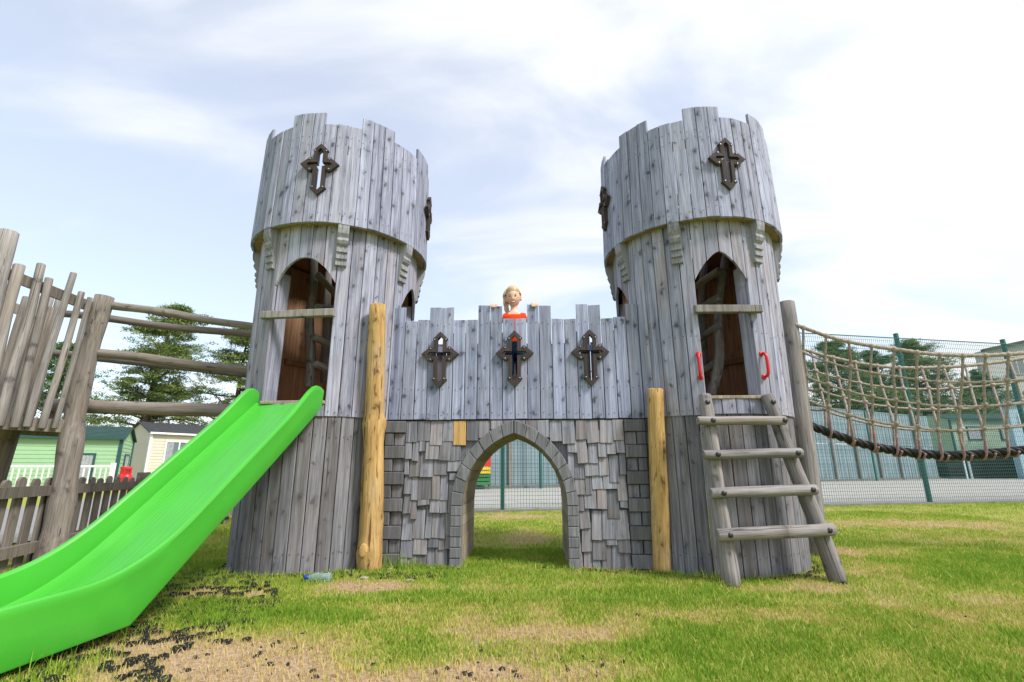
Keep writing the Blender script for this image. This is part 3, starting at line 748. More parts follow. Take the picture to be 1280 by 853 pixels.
# ------------------------------------------------------------------ slide
def slide():
    x0, y0, th, w, zt, zr, s1, wh, wb, ru = -1.627, -.345, -1.734, .50, 1.153, .115, 1.215, .146, .062, .26
    dx, dy = math.cos(th), math.sin(th); sx, sy = -dy, dx          # side (+) is towards the arch
    root = thing('playground_slide', 'long lime green plastic slide running down from the left tower doorway', 'slide', (x0, y0, 0))
    k1 = (zr-zt)/s1; k2 = -.05
    def bz(s):
        t_ = s-s1
        if t_ < -ru: return zr+k1*t_
        if t_ > ru: return zr+k2*t_
        return zr+k1*t_+((k2-k1)/(4*ru))*(t_+ru)**2
    def sharp(s): return zt+k1*s if s < s1 else zr-.05*(s-s1)
    ss = list(np.linspace(0, s1-ru, 14))+list(np.linspace(s1-ru, s1+ru, 16))[1:]+list(np.linspace(s1+ru, 2.25, 8))[1:]
    M = T(x0, y0, 0) @ Matrix(((sx, dx, 0, 0), (sy, dy, 0, 0), (0, 0, 1, 0), (0, 0, 0, 1)))   # local: x across, y down the run
    # bed with rounded corners
    prof = [(-w/2+.006, .055), (-w/2+.008, .012), (-w/2+.024, .002), (-w/2+.08, 0), (-.08, -.002), (.08, -.002), (w/2-.08, 0), (w/2-.024, .002), (w/2-.008, .012), (w/2-.006, .055)]
    vs = []; fs = []; n = len(prof); wear = []
    for i, s in enumerate(ss):
        for x, z in prof: vs.append((x, s, bz(s)+z)); wear.append(max(0., 1-abs(x)/.2))
    for i in range(len(ss)-1):
        for j in range(n-1): a = i*n+j; fs.append([a, a+1, a+n+1, a+n])
    top = len(vs)
    for i, s in enumerate(ss):
        for x, z in prof: vs.append((x, s, bz(s)+z-.02)); wear.append(0)
    for i in range(len(ss)-1):
        for j in range(n-1): a = top+i*n+j; fs.append([a+1, a, a+n, a+n+1])
    for j in range(n-1):
        fs.append([j+1, j, top+j, top+j+1]); b = (len(ss)-1)*n+j; fs.append([b, b+1, top+b+1, top+b])
    m = mesh_of(vs, fs, 'bed', True); m.set_sharp_from_angle(angle=R_(30)); at = m.attributes.new('wear', 'FLOAT', 'POINT'); at.data.foreach_set('value', wear)
    put('slide_bed', m, M_slide, root, M)
    # side walls: from the lip down to the straight underside
    def lip(s):
        e = max(0, 1-s/.10); return bz(s)+wh-.055*e**2+.03*math.exp(-((s-.12)/.12)**2)
    ss2 = sorted([-.02, .0, .02, .05, .09, .14, s1]+[s for s in ss if s > .17])
    for sd_ in (1, -1):
        vs = []; fs = []
        for s in ss2:
            zl = lip(s); zb = sharp(s)-wb; zi = bz(s)+.02
            zb = max(zb, .018)
            # cross section across the wall, inside to outside, closed
            sec = [(0, zi-.03), (-.004, zi+.03), (-.002, zl-.03), (.000, zl-.012), (.008, zl-.002), (.022, zl), (.034, zl-.006), (.038, zl-.018), (.036, zl-.04), (.034, (zl+zb)/2), (.032, zb+.01), (.028, zb), (.016, zb), (.012, zb+.012)]
            vs += [(sd_*(w/2-.006+x), s, z) for x, z in sec]
        n = len(sec)
        for i in range(len(ss2)-1):
            for j in range(n):
                a, b = i*n+j, i*n+(j+1) % n; fs.append([a, b, b+n, a+n])
        fs.append(list(range(n))); fs.append(list(range((len(ss2)-1)*n, len(ss2)*n))[::-1])
        m = bm_mesh_from(vs, fs, True); m.set_sharp_from_angle(angle=R_(28))
        at = m.attributes.new('wear', 'FLOAT', 'POINT'); at.data.foreach_set('value', [.12]*len(m.vertices))
        put('side_wall', m, M_slide, root, M)
    return root
slide()

# ------------------------------------------------------------------ left walkway and log bridge
PB = V((-3.553, .09, 0))
def walkway():
    w = thing('raised_walkway', 'raised log walkway with leaning round timber palings at the left edge', 'walkway', tuple(PB))
    top = gy(131, 371, .09)
    # near post, bent near the ground
    path = [gz(60, 706, -.0), gplane(75, 640, PB, PB+V((1, 0, 0))), gplane(88, 560, PB, PB+V((1, 0, 0))), gplane(101, 480, PB, PB+V((1, 0, 0))), gplane(131, 371, PB, PB+V((1, 0, 0)))]
    path[0].z = -.03
    pp = smooth_path(path, 26); A, L = axis_matrix(pp[0], pp[-1]); inv = A.inverted()
    m = tube_mesh([inv @ p for p in pp], [.098-.032*k/25+.006*math.sin(k*1.1) for k in range(26)], 14); put('post', m, M_log2, w, A)
    # walkway direction: to the left and nearer
    D = V((-.74, -.67, 0)).normalized(); Nn = V((-D.y, D.x, 0)); Nn = Nn if Nn.y > 0 else -Nn
    A0 = PB+D*.02; A1 = PB+D*1.6; E = Nn*.72
    P2 = PB+D*1.2
    def onp(px, py, off=0.): 
        o = -Nn*off; return gplane(px, py, A0+o, A1+o)
    # palings (bottom, top, radius)
    for (bx, by, tx, ty, r) in ((-22, 528, 24, 332, .042), (-2, 532, 52, 331, .033), (19, 534, 62, 349, .031), (33, 533, 91, 342, .027), (52, 535, 102, 366, .026), (68, 535, 113, 373, .021), (-48, 528, 2, 325, .042)):
        a, b = onp(bx, by, .05), onp(tx, ty, .05)
        log('paling', a, b, r, r*.9, M_log, w, wob=.014, rings=8)
    r0_, r1_ = onp(-60, 315), onp(120, 386)
    put('top_rail', MB().bar(r0_+Nn*.01, r1_+Nn*.01, .035, .085).mesh(), M_picket, w)
    d0, d1 = onp(-70, 524), onp(82, 533)
    put('deck_beam', MB().bar(d0+Nn*.02, d1+Nn*.02, .05, .10).mesh(), M_log2, w)
    zt_ = d1.z
    for k in range(14):
        c = A0+D*(.05+k*.125); put('deck_board', MB().bar(c+V((0, 0, zt_+.03-.0))+Nn*.0, c+E+V((0, 0, zt_+.03)), .115, .03).mesh(), M_picket, w)
    put('deck_beam', MB().bar(d0+E, d1+E, .05, .10).mesh(), M_log2, w)
    # far side rail, palings and post
    f0, f1 = gplane(-60, 352, A0+E, A1+E), gplane(48, 398, A0+E, A1+E)
    put('top_rail', MB().bar(f0, f1+(f1-f0)*.1, .035, .085).mesh(), M_picket, w)
    for bx, tx in ((-10, 33), (4, 50), (20, 62), (38, 76)):
        log('paling', gplane(bx, 520, A0+E, A1+E), gplane(tx, 372, A0+E, A1+E), .034, .03, M_log, w, wob=.012, rings=8)
    q = gplane(4, 560, A0+E, A1+E); q2 = gplane(60, 385, A0+E, A1+E)
    log('post', V((q.x-.03, q.y, -.03)), q2, .075, .06, M_log2, w, wob=.02)
    a, b = gplane(-52, 540, A0-Nn*.09, A1-Nn*.09), gplane(11, 290, A0-Nn*.09, A1-Nn*.09)
    log('post', V((a.x-.03, a.y, -.03)), b, .085, .062, M_log, w, wob=.02, rings=14)
    return w
walkway()
def log_bridge():
    b = thing('log_bridge', 'bridge of crooked horizontal logs from the walkway post to the left tower', 'bridge', (-2.95, .3, 1.1))
    for (p, q, Y0, Y1, ra, rb, sd) in (((136, 381), (322, 409), .13, .22, .036, .030, 41), ((60, 392), (322, 420), .62, .60, .037, .033, 42),
                               ((120, 440), (315, 462), .13, .22, .040, .036, 43), ((60, 441), (315, 468), .62, .60, .036, .034, 44)):
        A, B = gy(*p, Y0), gy(*q, Y1); 
        mid = A.lerp(B, .4)+V((0, 0, .02)); log('rail_log', A-(B-A)*.02, B+(B-A)*.03, ra, rb, M_log2, b, wob=.035, rings=16, sd=sd)
    A, B = gy(100, 509, .25), gy(300, 513, .28); log('deck_log', A, B, .058, .056, M_log2, b, wob=.012, rings=14, sd=45)
    A, B = gy(60, 505, .50), gy(310, 515, .48); log('deck_log', A, B, .055, .053, M_log2, b, wob=.012, rings=14, sd=46)
log_bridge()

# ------------------------------------------------------------------ picket fence
def picket_fence():
    A = gz(0, 717); B = gz(75, 676, .13); d = V((B.x-A.x, B.y-A.y, 0)).normalized()
    root = thing('picket_fence', 'low brown timber picket fence with rounded heads behind the slide', 'fence', (A.x, A.y, 0))
    n = V((-d.y, d.x, 0)); ang = math.atan2(d.y, d.x)
    pts = [(-.045, 0)]+[(.045, 0), (.045, .62)]+[(.045*math.cos(a), .62+.035*math.sin(a)) for a in (.5, 1.0, PI/2, PI-1.0, PI-.5)]+[(-.045, .62)]
    pk = prism(pts, -.010, .010, .003)
    def run(P, d, L, skip=0, step=.165):
        k = 0
        while k*step < L:
            p = P+d*(k*step); put('picket', pk, M_picket, root, T(p.x, p.y, gh(p.x, p.y)-.02+random.uniform(-.012, .012)) @ RZ(math.atan2(d.y, d.x)) @ RY(random.uniform(-.015, .015))); k += 1
        nn = V((-d.y, d.x, 0)); nn = nn if nn.x < 0 else -nn
        for z in (.135, .54): put('rail', MB().bar(P-d*.1+nn*-.033+V((0, 0, z)), P+d*(L)+nn*-.033+V((0, 0, z)), .038, .075).mesh(), M_picket, root)
    L1 = 2.02
    run(A-d*.66, d, L1+.66-.02)
    G = A+d*(L1+.07)
    put('gate_post', boxb(.10, .10, .68, .006), M_picket, root, T(G.x, G.y, .33) @ RZ(ang))
    E = gz(283, 655); d2 = V((E.x-G.x, E.y-G.y, 0)); L2 = d2.length; d2.normalize()
    run(G+d2*.13, d2, L2+1.3)
    put('gate_post', boxb(.10, .10, .62, .006), M_picket, root, T(*(E+d2*.06+V((-.1, 0, .28)))) @ RZ(ang))
    return root
picket_fence()

# ------------------------------------------------------------------ rope bridge
def rope_bridge():
    b = thing('rope_net_bridge', 'beige rope net bridge with thick black foot rope sagging from the right tower', 'rope bridge', (2.45, .6, 1.1))
    def sag(a, c, s, n=90): return [V(a).lerp(V(c), k/(n-1))-V((0, 0, 4*s*(k/(n-1))*(1-k/(n-1)))) for k in range(n)]
    def path_px(pts, Ya, Yb): 
        return smooth_path([gy(x, y, Ya+(Yb-Ya)*k/(len(pts)-1)) for k, (x, y) in enumerate(pts)], 160)
    near = path_px(((994, 406), (1036, 421), (1064, 428), (1092, 433), (1121, 437), (1149, 441), (1177, 443.5), (1205, 444.5), (1232, 444.5), (1260, 443), (1290, 440.5), (1340, 434), (1420, 420)), .55, .30)
    far = path_px(((1000, 436), (1040, 447), (1085, 456), (1131, 460), (1191, 458.5), (1240, 454), (1290, 446), (1340, 436), (1420, 414)), 1.05, 1.0)
    foot = path_px(((1000, 527), (1013, 532.5), (1050, 546), (1085, 557), (1121, 564), (1156, 568), (1191, 570), (1226, 568), (1280, 563), (1340, 552), (1420, 534)), .80, .65)
    def proj_px(p):
        v = p-CAM; return 640+F_PX*v.dot(cr)/v.dot(cf)
    tabs = {id(q): [proj_px(p) for p in q] for q in (near, far, foot)}
    def at_px(path, px):
        tb = tabs[id(path)]
        for i in range(len(tb)-1):
            if tb[i] <= px <= tb[i+1]: return path[i].lerp(path[i+1], (px-tb[i])/(tb[i+1]-tb[i]+1e-9))
        return path[0] if px < tb[0] else path[-1]
    def at(path, f): 
        i = f*(len(path)-1); k = min(int(i), len(path)-2); return path[k].lerp(path[k+1], i-k)
    put('hand_rope', tube_mesh(resample(near, 700), .0165, 9, 3, 55), M_rope, b)
    put('hand_rope', tube_mesh(resample(far, 700), .0155, 9, 3, 55), M_rope, b)
    # thick plaited foot rope: three strands
    fp = resample(foot, 300)
    for s in range(3):
        pts = []
        for k, p in enumerate(fp):
            a = k*.30+s*2*PI/3; pts.append(p+V((0, .020*math.cos(a), .020*math.sin(a))))
        put('foot_rope_strand', tube_mesh(pts, .021, 8), M_black, b)
    knot = bmesh.new(); bmesh.ops.create_icosphere(knot, subdivisions=2, radius=.0185)
    for v in knot.verts: v.co *= 1+.25*noise.noise(v.co*90)
    knot = bm_mesh(knot, True); M0 = lambda p, s=1.: T(*p) @ Matrix.Scale(s, 4)
    NV = 15
    for side, path in (('n', near), ('f', far)):
        rows = [.26, .50, .74]
        fr = list(range(NV))
        tops = [1004+28.5*k for k in fr] if side == 'n' else [1014+27.5*k for k in fr]; bots = [1008+27.4*k for k in fr] if side == 'n' else [1036+29*k for k in fr]
        jit = [[random.uniform(-.016, .016) for _ in range(5)] for _ in range(NV)]
        def netpt(f, row, k=None):
            tp = at_px(path, tops[f]); bt = at_px(foot, bots[f])
            p = tp.lerp(bt, row); return p
        for k, f in enumerate(fr):
            pts = [netpt(f, r)+V((jit[k][int(r*4)]*(0 < r < 1), 0, jit[k][int(r*4)]*.5*(0 < r < 1))) for r in (0, .26, .50, .74, .97)]
            # loop under the foot rope
            q = at_px(foot, bots[f]); pts[-1] = q+V((0, -.046 if side == 'n' else .046, .0)); pts.append(q+V((0, 0, -.045)))
            pts.append(q+V((0, .046 if side == 'n' else -.046, 0)))
            o = put('net_rope', tube_mesh(smooth_path(pts[:5], 60), .0102, 7, 3, 90), M_rope, b)
            put('whipping', tube_mesh(smooth_path([pts[0], pts[0].lerp(pts[1], .8)], 6), .0095, 7), M_ropep, o)
            put('whipping', tube_mesh(smooth_path([pts[3].lerp(pts[4], .45), pts[4], pts[5], pts[6]], 16), .0095, 7), M_ropep, o)
            put('knot', knot, M_rope, b, M0(pts[0], 1.25))
            for r in (1, 2, 3): put('knot', knot, M_rope, b, T(*pts[r]) @ RX(random.random()*6) @ RZ(random.random()*6) @ Matrix.Scale(random.uniform(1.05, 1.35), 4))
        for r in rows:
            ks = [netpt(f, r) for f in fr]
            if side == 'n': st_ = V((near[0].x, near[0].y, ks[0].z+.03))
            else: st_ = V((far[0].x, far[0].y, ks[0].z+.03))
            ks = [st_]+ks
            path2 = []
            for p, q in zip(ks, ks[1:]):
                for i in range(12): path2.append(p.lerp(q, i/12)-V((0, 0, .006*4*(i/12)*(1-i/12))))
            put('net_rope', tube_mesh(path2, .0098, 7, 3, 90), M_rope, b)
    # eye bolts on the near post
    for p in (near[0]+V((-.03, 0, .0)), far[0]+V((-.03, 0, 0))):
        ring = [V((p[0]+.022+.018*math.cos(a), p[1], p[2]+.018*math.sin(a))) for a in np.linspace(0, 2*PI, 15)]
        put('eye_bolt', tube_mesh(ring, .005, 6), M_bolt, b)
    return b
rope_bridge()
tag(log('timber_post', tuple(gy(1450, 420, .25).xy)+(-.03,), tuple(gy(1450, 420, .25).xy)+(2.3,), .08, .07, M_log, wob=.02, sd=16), 'grey round timber post at the far right end of the near bridge ropes', 'post', 'grey posts of the rope bridge')
tag(log('timber_post', tuple(gy(1450, 414, 1.0).xy)+(-.03,), tuple(gy(1450, 414, 1.0).xy)+(2.3,), .08, .07, M_log, wob=.02, sd=17), 'grey round timber post at the far right end of the back bridge ropes', 'post', 'grey posts of the rope bridge')

# ------------------------------------------------------------------ court fence
def court_fence():
    f = thing('court_fence', 'tall teal green wire mesh fence along the ball court', 'fence', tuple(FA))
    H = 3.42; BAY = (FB-FA).length/3
    ang = math.atan2(FD.y, FD.x)
    post = boxb(.06, .08, H+.12, .004)
    mb = MB(); wv, wh_ = .0042, .0048
    nx = int(BAY/.05)
    for k in range(1, nx+1): x = k*BAY/nx; mb.bar((x, 0, .05), (x, 0, H), wv)
    z = .06
    while z < H: mb.bar((0, -.004, z), (BAY, -.004, z), wh_); z += .066 if z < 1.22 else .1
    wire = mb.mesh()
    HL = 2.45; low_post = boxb(.06, .08, HL+.12, .004); mb = MB()
    for k in range(1, nx+1): x = k*BAY/nx; mb.bar((x, 0, .05), (x, 0, HL), wv)
    z = .06
    while z < HL: mb.bar((0, -.004, z), (BAY, -.004, z), wh_); z += .066 if z < 1.22 else .1
    low_wire = mb.mesh()
    for k in [-.62]+list(range(0, 8)):
        p = fpt(k*BAY); put('fence_post', post if k > 0 else low_post, M_fence, f, T(p.x, p.y, ((H if k > 0 else HL)+.12)/2) @ RZ(ang))
        if k < 7: put('mesh_panel', wire if k > 0 else low_wire, M_fence, f, T(p.x, p.y, 0) @ RZ(ang) @ T(0, -.05, 0) @ Matrix.Scale(.62 if k < 0 else 1, 4, V((1, 0, 0))))
    for z, ka in ((H, 1), (HL, -.62)):
        put('top_rail', MB().bar(fpt(ka*BAY, -.05, z), fpt((7 if ka > 0 else 1)*BAY, -.05, z), .012, .02).mesh(), M_fence, f)
court_fence()
def blue_wall():
    w = thing('sheet_wall', 'blue grey sheet panelled wall with brown posts beyond the court', 'wall', tuple(WA))
    ang = math.atan2(WD.y, WD.x); n = 14; P = 2.3
    mb = MB(); 
    for i in range(12):      # shallow ribs
        x = i*P/12; mb.add(box(x+.01, x+P/12-.01, -.012 if i % 2 else 0, .03, 0, 2.05))
    pm = mb.mesh(); bm_ = boxb(.13, .10, 4.3, .006)
    def top(s):   # height that meets the photo's top line
        return 4.2
    L = (gplane(1172, 600, WA, WB)-WA).length
    n = int(L/P)+1; s0 = -2.6
    k = 0; s = s0
    while s < L-.1:
        p = WA+WD*s
        for lv in (0, 1): put('panel', pm, M_bluewall, w, T(p.x, p.y, .02+lv*2.09) @ RZ(ang) @ T(0, -.02*lv, 0))
        if k % 1 == 0: put('support_post', bm_, M_log2, w, T(p.x, p.y, 2.13) @ RZ(ang) @ T(0, -.08, 0))
        s += P; k += 1
    put('sill_board', MB().bar(WA+WD*s0+V((0, 0, .06))-WN*.06, WA+WD*s+V((0, 0, .06))-WN*.06, .06, .14).mesh(), M_kerb, w)
    return w
blue_wall()
def far_posts():
    f = thing('far_fence', 'teal green fence on the far side of the court before the blue wall', 'fence', tuple(WA-WN*.9))
    ang = math.atan2(WD.y, WD.x)
    pm = boxb(.09, .09, 4.0, .004); mb = MB()
    for px in (676, 1096, 1258):
        q = gplane(px, 600, WA-WN*.7, WB-WN*.7); put('fence_post', pm, M_fence, f, T(q.x, q.y, 2.0) @ RZ(ang))
    a, b = WA-WN*.7-WD*2, gplane(1330, 600, WA-WN*.7, WB-WN*.7)
    for z in (.1, .9, 1.7, 2.5, 3.2, 3.95): mb.bar(V((a.x, a.y, z)), V((b.x, b.y, z)), .018)
    put('line_wire', mb.mesh(), M_fence, f)
far_posts()

# ------------------------------------------------------------------ caravans and other buildings
def window(parent, M, w, h, frame_mat, glass_y=-.02, mull=1, curtain=True, sides=False):
    mb = MB(); t_ = .07
    for a in (box(-w/2-t_, w/2+t_, -.03, .03, h/2, h/2+t_), box(-w/2-t_, w/2+t_, -.035, .03, -h/2-t_, -h/2), box(-w/2-t_, -w/2, -.032, .03, -h/2, h/2), box(w/2, w/2+t_, -.032, .03, -h/2, h/2)): mb.add(a)
    for k in range(1, mull+1) if mull else []:
        x = -w/2+w*k/(mull+1); mb.add(box(x-.03, x+.03, -.028, .03, -h/2, h/2))
    f = put('window', mb.mesh(), frame_mat, parent, M)
    if curtain:
        for xa, xb in (((-w/2, -w*.22), (w*.22, w/2)) if sides else ((-w/2, w/2),)):
            vs = []; n = 40
            for k in range(n+1):
                x = xa+(xb-xa)*k/n; y = -.014+.012*math.sin(k*1.5); vs += [(x, y, -h/2), (x, y, h/2)]
            put('curtain', mesh_of(vs, [[2*k, 2*k+2, 2*k+3, 2*k+1] for k in range(n)], 'c', True), M_curtain, f, M)
    put('pane', box(-w/2, w/2, .0, .01, -h/2, h/2), M_glass, f, M @ T(0, .004 if curtain else -.012, 0))
    return f
def clad(L, H, step=.15):
    """lapped horizontal boards, x 0..L, front at y=0"""
    mb = MB(); z = 0; vs = []; fs = []
    while z < H-.01:
        z1 = min(z+step, H); n = len(vs); vs += [(0, -.018, z), (L, -.018, z), (L, -.004, z1), (0, -.004, z1), (0, .0, z), (L, 0, z)]; fs += [[n, n+1, n+2, n+3], [n+4, n+5, n+1, n]]; z = z1
    n = len(vs); vs += [(0, .04, 0), (L, .04, 0), (L, .04, H), (0, .04, H), (0, -.004, H), (L, -.004, H), (0, .04, H), (L, .04, H)]
    fs += [[n+1, n, n+3, n+2], [n+4, n+5, n+2, n+3], [n, n+4, n+3], [n+1, n+2, n+5]]
    return mesh_of(vs, fs)
def caravan(name_label, P, ang, L, D, H, rise, wall, roof, trim, z0=.5, windows=(), end_windows=(), overhang=.12, group=None):
    """P: front-left lower corner (front faces local -Y), x along the front"""
    M = T(P.x, P.y, z0) @ RZ(ang)
    c = thing('mobile_home', name_label, 'mobile home', (P.x, P.y, 0), group)
    cm = clad(L, H); put('front_wall', cm, wall, c, M)
    put('rear_wall', cm, wall, c, M @ T(L, D, 0) @ RZ(PI))
    em = clad(D, H); put('end_wall', em, wall, c, M @ T(L, 0, 0) @ RZ(PI/2)); put('end_wall', em, wall, c, M @ T(0, D, 0) @ RZ(-PI/2))
    for x in (0.03, L-.03):
        put('gable', mesh_of([(x-.02, 0, H), (x-.02, D, H), (x-.02, D/2, H+rise), (x+.02, 0, H), (x+.02, D, H), (x+.02, D/2, H+rise)], [[0, 1, 2], [5, 4, 3], [0, 3, 4, 1], [1, 4, 5, 2], [2, 5, 3, 0]]), wall, c, M)
    # roof: two slopes with tile courses
    mb = MB(); n = 9
    for s in (0, 1):
        for k in range(n):
            f0, f1 = k/n, (k+1)/n
            y0, y1 = (-overhang)+(D/2+overhang)*f0, (-overhang)+(D/2+overhang)*f1
            za, zb = H+rise*((y0)/(D/2)), H+rise*(y1/(D/2))
            if s: y0, y1 = D-y0, D-y1
            v = [(-overhang, y0, za+.05), (L+overhang, y0, za+.05), (L+overhang, y1, zb+.03), (-overhang, y1, zb+.03), (-overhang, y0, za), (L+overhang, y0, za), (L+overhang, y1, zb-.02), (-overhang, y1, zb-.02)]
            mb.add(mesh_of(v, [[0, 1, 2, 3], [7, 6, 5, 4], [0, 4, 5, 1], [1, 5, 6, 2], [0, 3, 7, 4], [3, 2, 6, 7]]))
    rf = put('roof', mb.mesh(), roof, c, M)
    g = MB().bar((-overhang, -overhang-.04, H-.02), (L+overhang, -overhang-.04, H-.02), .09, .09); put('gutter', g.mesh(), trim, c, M)
    for x, y in ((0, 0), (L, 0), (0, D), (L, D)):
        put('corner_trim', boxb(.12, .12, H, .008), trim, c, M @ T(x, y, H/2))
    put('skirting', box(.1, L-.1, .15, D-.15, -z0, .0), M_dark, c, M)
    for x, z, w, h, mull in windows: window(c, M @ T(x, -.03, z), w, h, trim, mull=mull, sides=trim is M_white)
    for y, z, w, h, mull in end_windows: window(c, M @ T(L+.03, y, z) @ RZ(PI/2), w, h, trim, mull=mull)
    return c, M
# green home: front-right lower corner seen at (153, 612)
gp = gy(153, 548, 15.5); ga = R_(31); GL = 9.5; GH = 2.15; gz0 = gp.z-GH
gP = V((gp.x, gp.y, 0))-V((math.cos(ga), math.sin(ga), 0))*GL
gc, gM = caravan('pale green mobile home with dark green roof and one window behind the picket fence', gP, ga, GL, 2.5, GH, .5, M_cgreen, M_roofg, M_trimg, z0=gz0, windows=((GL-1.28, 1.05, 1.0, .88, 0),), end_windows=((1.5, 1.1, .8, .8, 0),))
lamp = put('wall_lamp', boxb(.22, .16, .14, .03), M_white, gc, gM @ T(GL-3.95, -.1, 1.72))
def railing():
    P0 = V((gp.x, gp.y, 0))-V((math.cos(ga), math.sin(ga), 0))*7.0+V((0, -1.5, 0)); d = V((math.cos(ga), math.sin(ga), 0))
    r = thing('deck_railing', 'white plastic deck railing with uprights before the green mobile home', 'railing', tuple(P0))
    zt = gz(47, 578, 0) ; L = 6.55
    h = 1.02; z0 = gplane(60, 583, P0, P0+d).z-1.0; L = (gplane(139, 590, P0, P0+d)-P0).length
    for k in range(int(L/.16)): put('baluster', BAL, M_white, r, T(*(P0+d*(k*.16))) @ T(0, 0, z0+.55))
    for z in (z0+.12, z0+1.0): put('handrail', MB().bar(P0+V((0, 0, z)), P0+d*L+V((0, 0, z)), .06, .07).mesh(), M_white, r)
    for k in (0, 2.25, 4.5, L): 
        p = P0+d*k; put('newel_post', boxb(.13, .13, 1.2, .01), M_white, r, T(p.x, p.y, z0+.52))
    put('deck_fascia', MB().bar(P0+V((0, .05, z0-.12)), P0+d*L+V((0, .05, z0-.12)), .04, .18).mesh(), M_white, r)
BAL = boxb(.035, .035, .9, 0)
railing()
# cream home: near corner at (190, 540)-(190, 592)
cp = gy(190, 541, 20.5); ca = R_(56); CH = 2.35
cP = V((cp.x, cp.y, 0))
cc, cM = caravan('cream mobile home with dark grey roof and white double window behind the slide', cP, ca, 8.5, 3.6, CH, .62, M_ccream, M_roofd, M_white, z0=cp.z-CH, windows=((1.3, 1.42, 1.15, 1.0, 1), (4.2, 1.4, 1.1, .95, 1)))
def gas(px, py, Y, label):
    p = gy(px, py, Y); g = thing('gas_cylinder', label, 'gas bottle', (p.x, p.y, p.z-1.2), 'red gas bottles')
    put('body', lathe([(.17, 0), (.19, .03), (.19, .80), (.17, .90), (.10, .97), (.05, 1.0)], 20), M_red, g, T(p.x, p.y, p.z-1.2))
    mb = MB()
    for a in range(4): mb.bar((.12*math.cos(a*PI/2), .12*math.sin(a*PI/2), .93), (.12*math.cos(a*PI/2), .12*math.sin(a*PI/2), 1.14), .05)
    put('collar', mb.add(lathe([(.13, 1.10), (.14, 1.12), (.14, 1.18), (.13, 1.2)], 16)).mesh(), M_red, g, T(p.x, p.y, p.z-1.2))
    put('valve', lathe([(.02, .98), (.03, 1.02), (.03, 1.08), (.015, 1.1)], 10), M_steel, g, T(p.x, p.y, p.z-1.2))
gas(160.5, 584, 14.6, 'large red gas bottle in front beside the end of the green mobile home')
gas(156.6, 583.5, 15.2, 'red gas bottle half hidden behind the larger front one')
# right background
q = gplane(1176, 600, WA+WN*1.5, WB+WN*1.5)
g2 = gy(1186, 524, 33); 
c2, M2 = caravan('green mobile home raised on dark slatted base beyond the court at far right', V((g2.x, g2.y, 0)), R_(4), 10, 3.2, 2.2, .5, M_cfar, M_roofg, M_trimg, z0=g2.z-2.2, windows=((1.6, 1.2, .9, .8, 0), (4.2, 1.2, 1.3, .8, 1), (7, 1.2, 1.0, .8, 0)))
def slatted_base():
    p = gy(1183, 575, 32.2); r = thing('slatted_screen', 'dark slatted timber screen under the far green mobile home', 'screen', (p.x, p.y, 0))
    for k in range(7): put('slat', box(0, 4.8, 0, .03, .05+k*.21, .21+k*.21), M_trimg if False else M_dark, r, T(p.x, p.y, 0))
    for k in range(3): put('upright', boxb(.08, .08, 1.6, 0), M_dark, r, T(p.x+k*2.4, p.y+.08, .8))
slatted_base()
def grey_house():
    p = gy(1236, 462, 48); r = thing('grey_house', 'pale grey house with sloping roof edge and small window at far right', 'house', (p.x, p.y, 0))
    H0 = gy(1236, 438, 48).z; e = gy(1300, 423, 48); L = 14
    M = T(p.x, p.y, 0)
    put('wall', prism([(0, 0), (L, 0), (L, H0+5), (e.x-p.x, e.z), (0, H0)], 0, 1.2), M_greyclad, r, M)
    put('roof_edge', MB().bar((-.3, -.2, H0-.05), (L*.8, -.2, H0-.05+(e.z-H0)*(L*.8+.3)/(e.x-p.x)), .5, .25).mesh(), M_roofd, r, M)
    wpt = gy(1272, 457, 47.9); window(r, T(wpt.x, 47.95, wpt.z), 1.3, 1.7, M_greyclad, mull=1, curtain=False)
grey_house()
def blue_shed():
    p = gy(1270, 553, 31); q = gy(1270, 508, 31); r = thing('blue_shed', 'small pale blue shed at the right edge beyond the court', 'shed', (p.x, p.y, 0))
    H = q.z
    put('wall', box(0, 2.4, 0, .5, 0, H), plain('pale blue paint', (.34, .50, .58), .6), r, T(p.x, p.y, 0))
    put('roof', prism([(-.15, H), (2.55, H+.35), (2.55, H+.43), (-.15, H+.08)], -.15, .65), M_roofd, r, T(p.x, p.y, 0))
    window(r, T(p.x+.9, p.y-.03, H-.9), .6, .6, M_white, mull=0, curtain=False)
blue_shed()
for px in (1210, 1216):
    p = gplane(px, 601, WA-WN*1.4, WB-WN*1.4)
    o = thing('marker_post', 'pale blue %s of the two short posts on the far court' % ('left one' if px == 1210 else 'right one'), 'post', (p.x, p.y, .01), 'pale short posts', mesh=boxb(.09, .09, 1.25, .01), mat=M_paleblue)
    o.matrix_basis = MW[o] @ T(0, 0, .62)
def play_board():
    p = gplane(600, 611, WA-WN*.35, WB-WN*.35); q = gplane(613.5, 611, WA-WN*.35, WB-WN*.35); wv = (q-p).length; d = (q-p).normalized(); ang = math.atan2(d.y, d.x)
    r = thing('banner_rack', 'red board above yellow and green slatted rack seen through the arch', 'rack', (p.x, p.y, 0))
    zt = gplane(606, 570, WA, WB).z; M = T(p.x-d.x*.35, p.y-d.y*.35, 0) @ RZ(ang); w = wv+.35
    put('board', box(0, w, 0, .05, zt*.68, zt), M_red, r, M)
    ye = plain('yellow paint', (.75, .55, .03), .5); gn = plain('green paint', (.03, .20, .05), .5)
    for k in range(5): put('slat', box(0.02, w-.02, -.02, .02, zt*(.14+k*.11), zt*(.14+k*.11)+.10), (ye if k in (3, 4) else gn), r, M)
    for x in (0.02, w-.08): put('upright', box(x, x+.06, .025, .08, 0, zt*.98), M_log2, r, M)
    put('back_panel', box(.05, w-.05, .06, .09, .2, zt*.66), M_dark, r, M)
play_board()

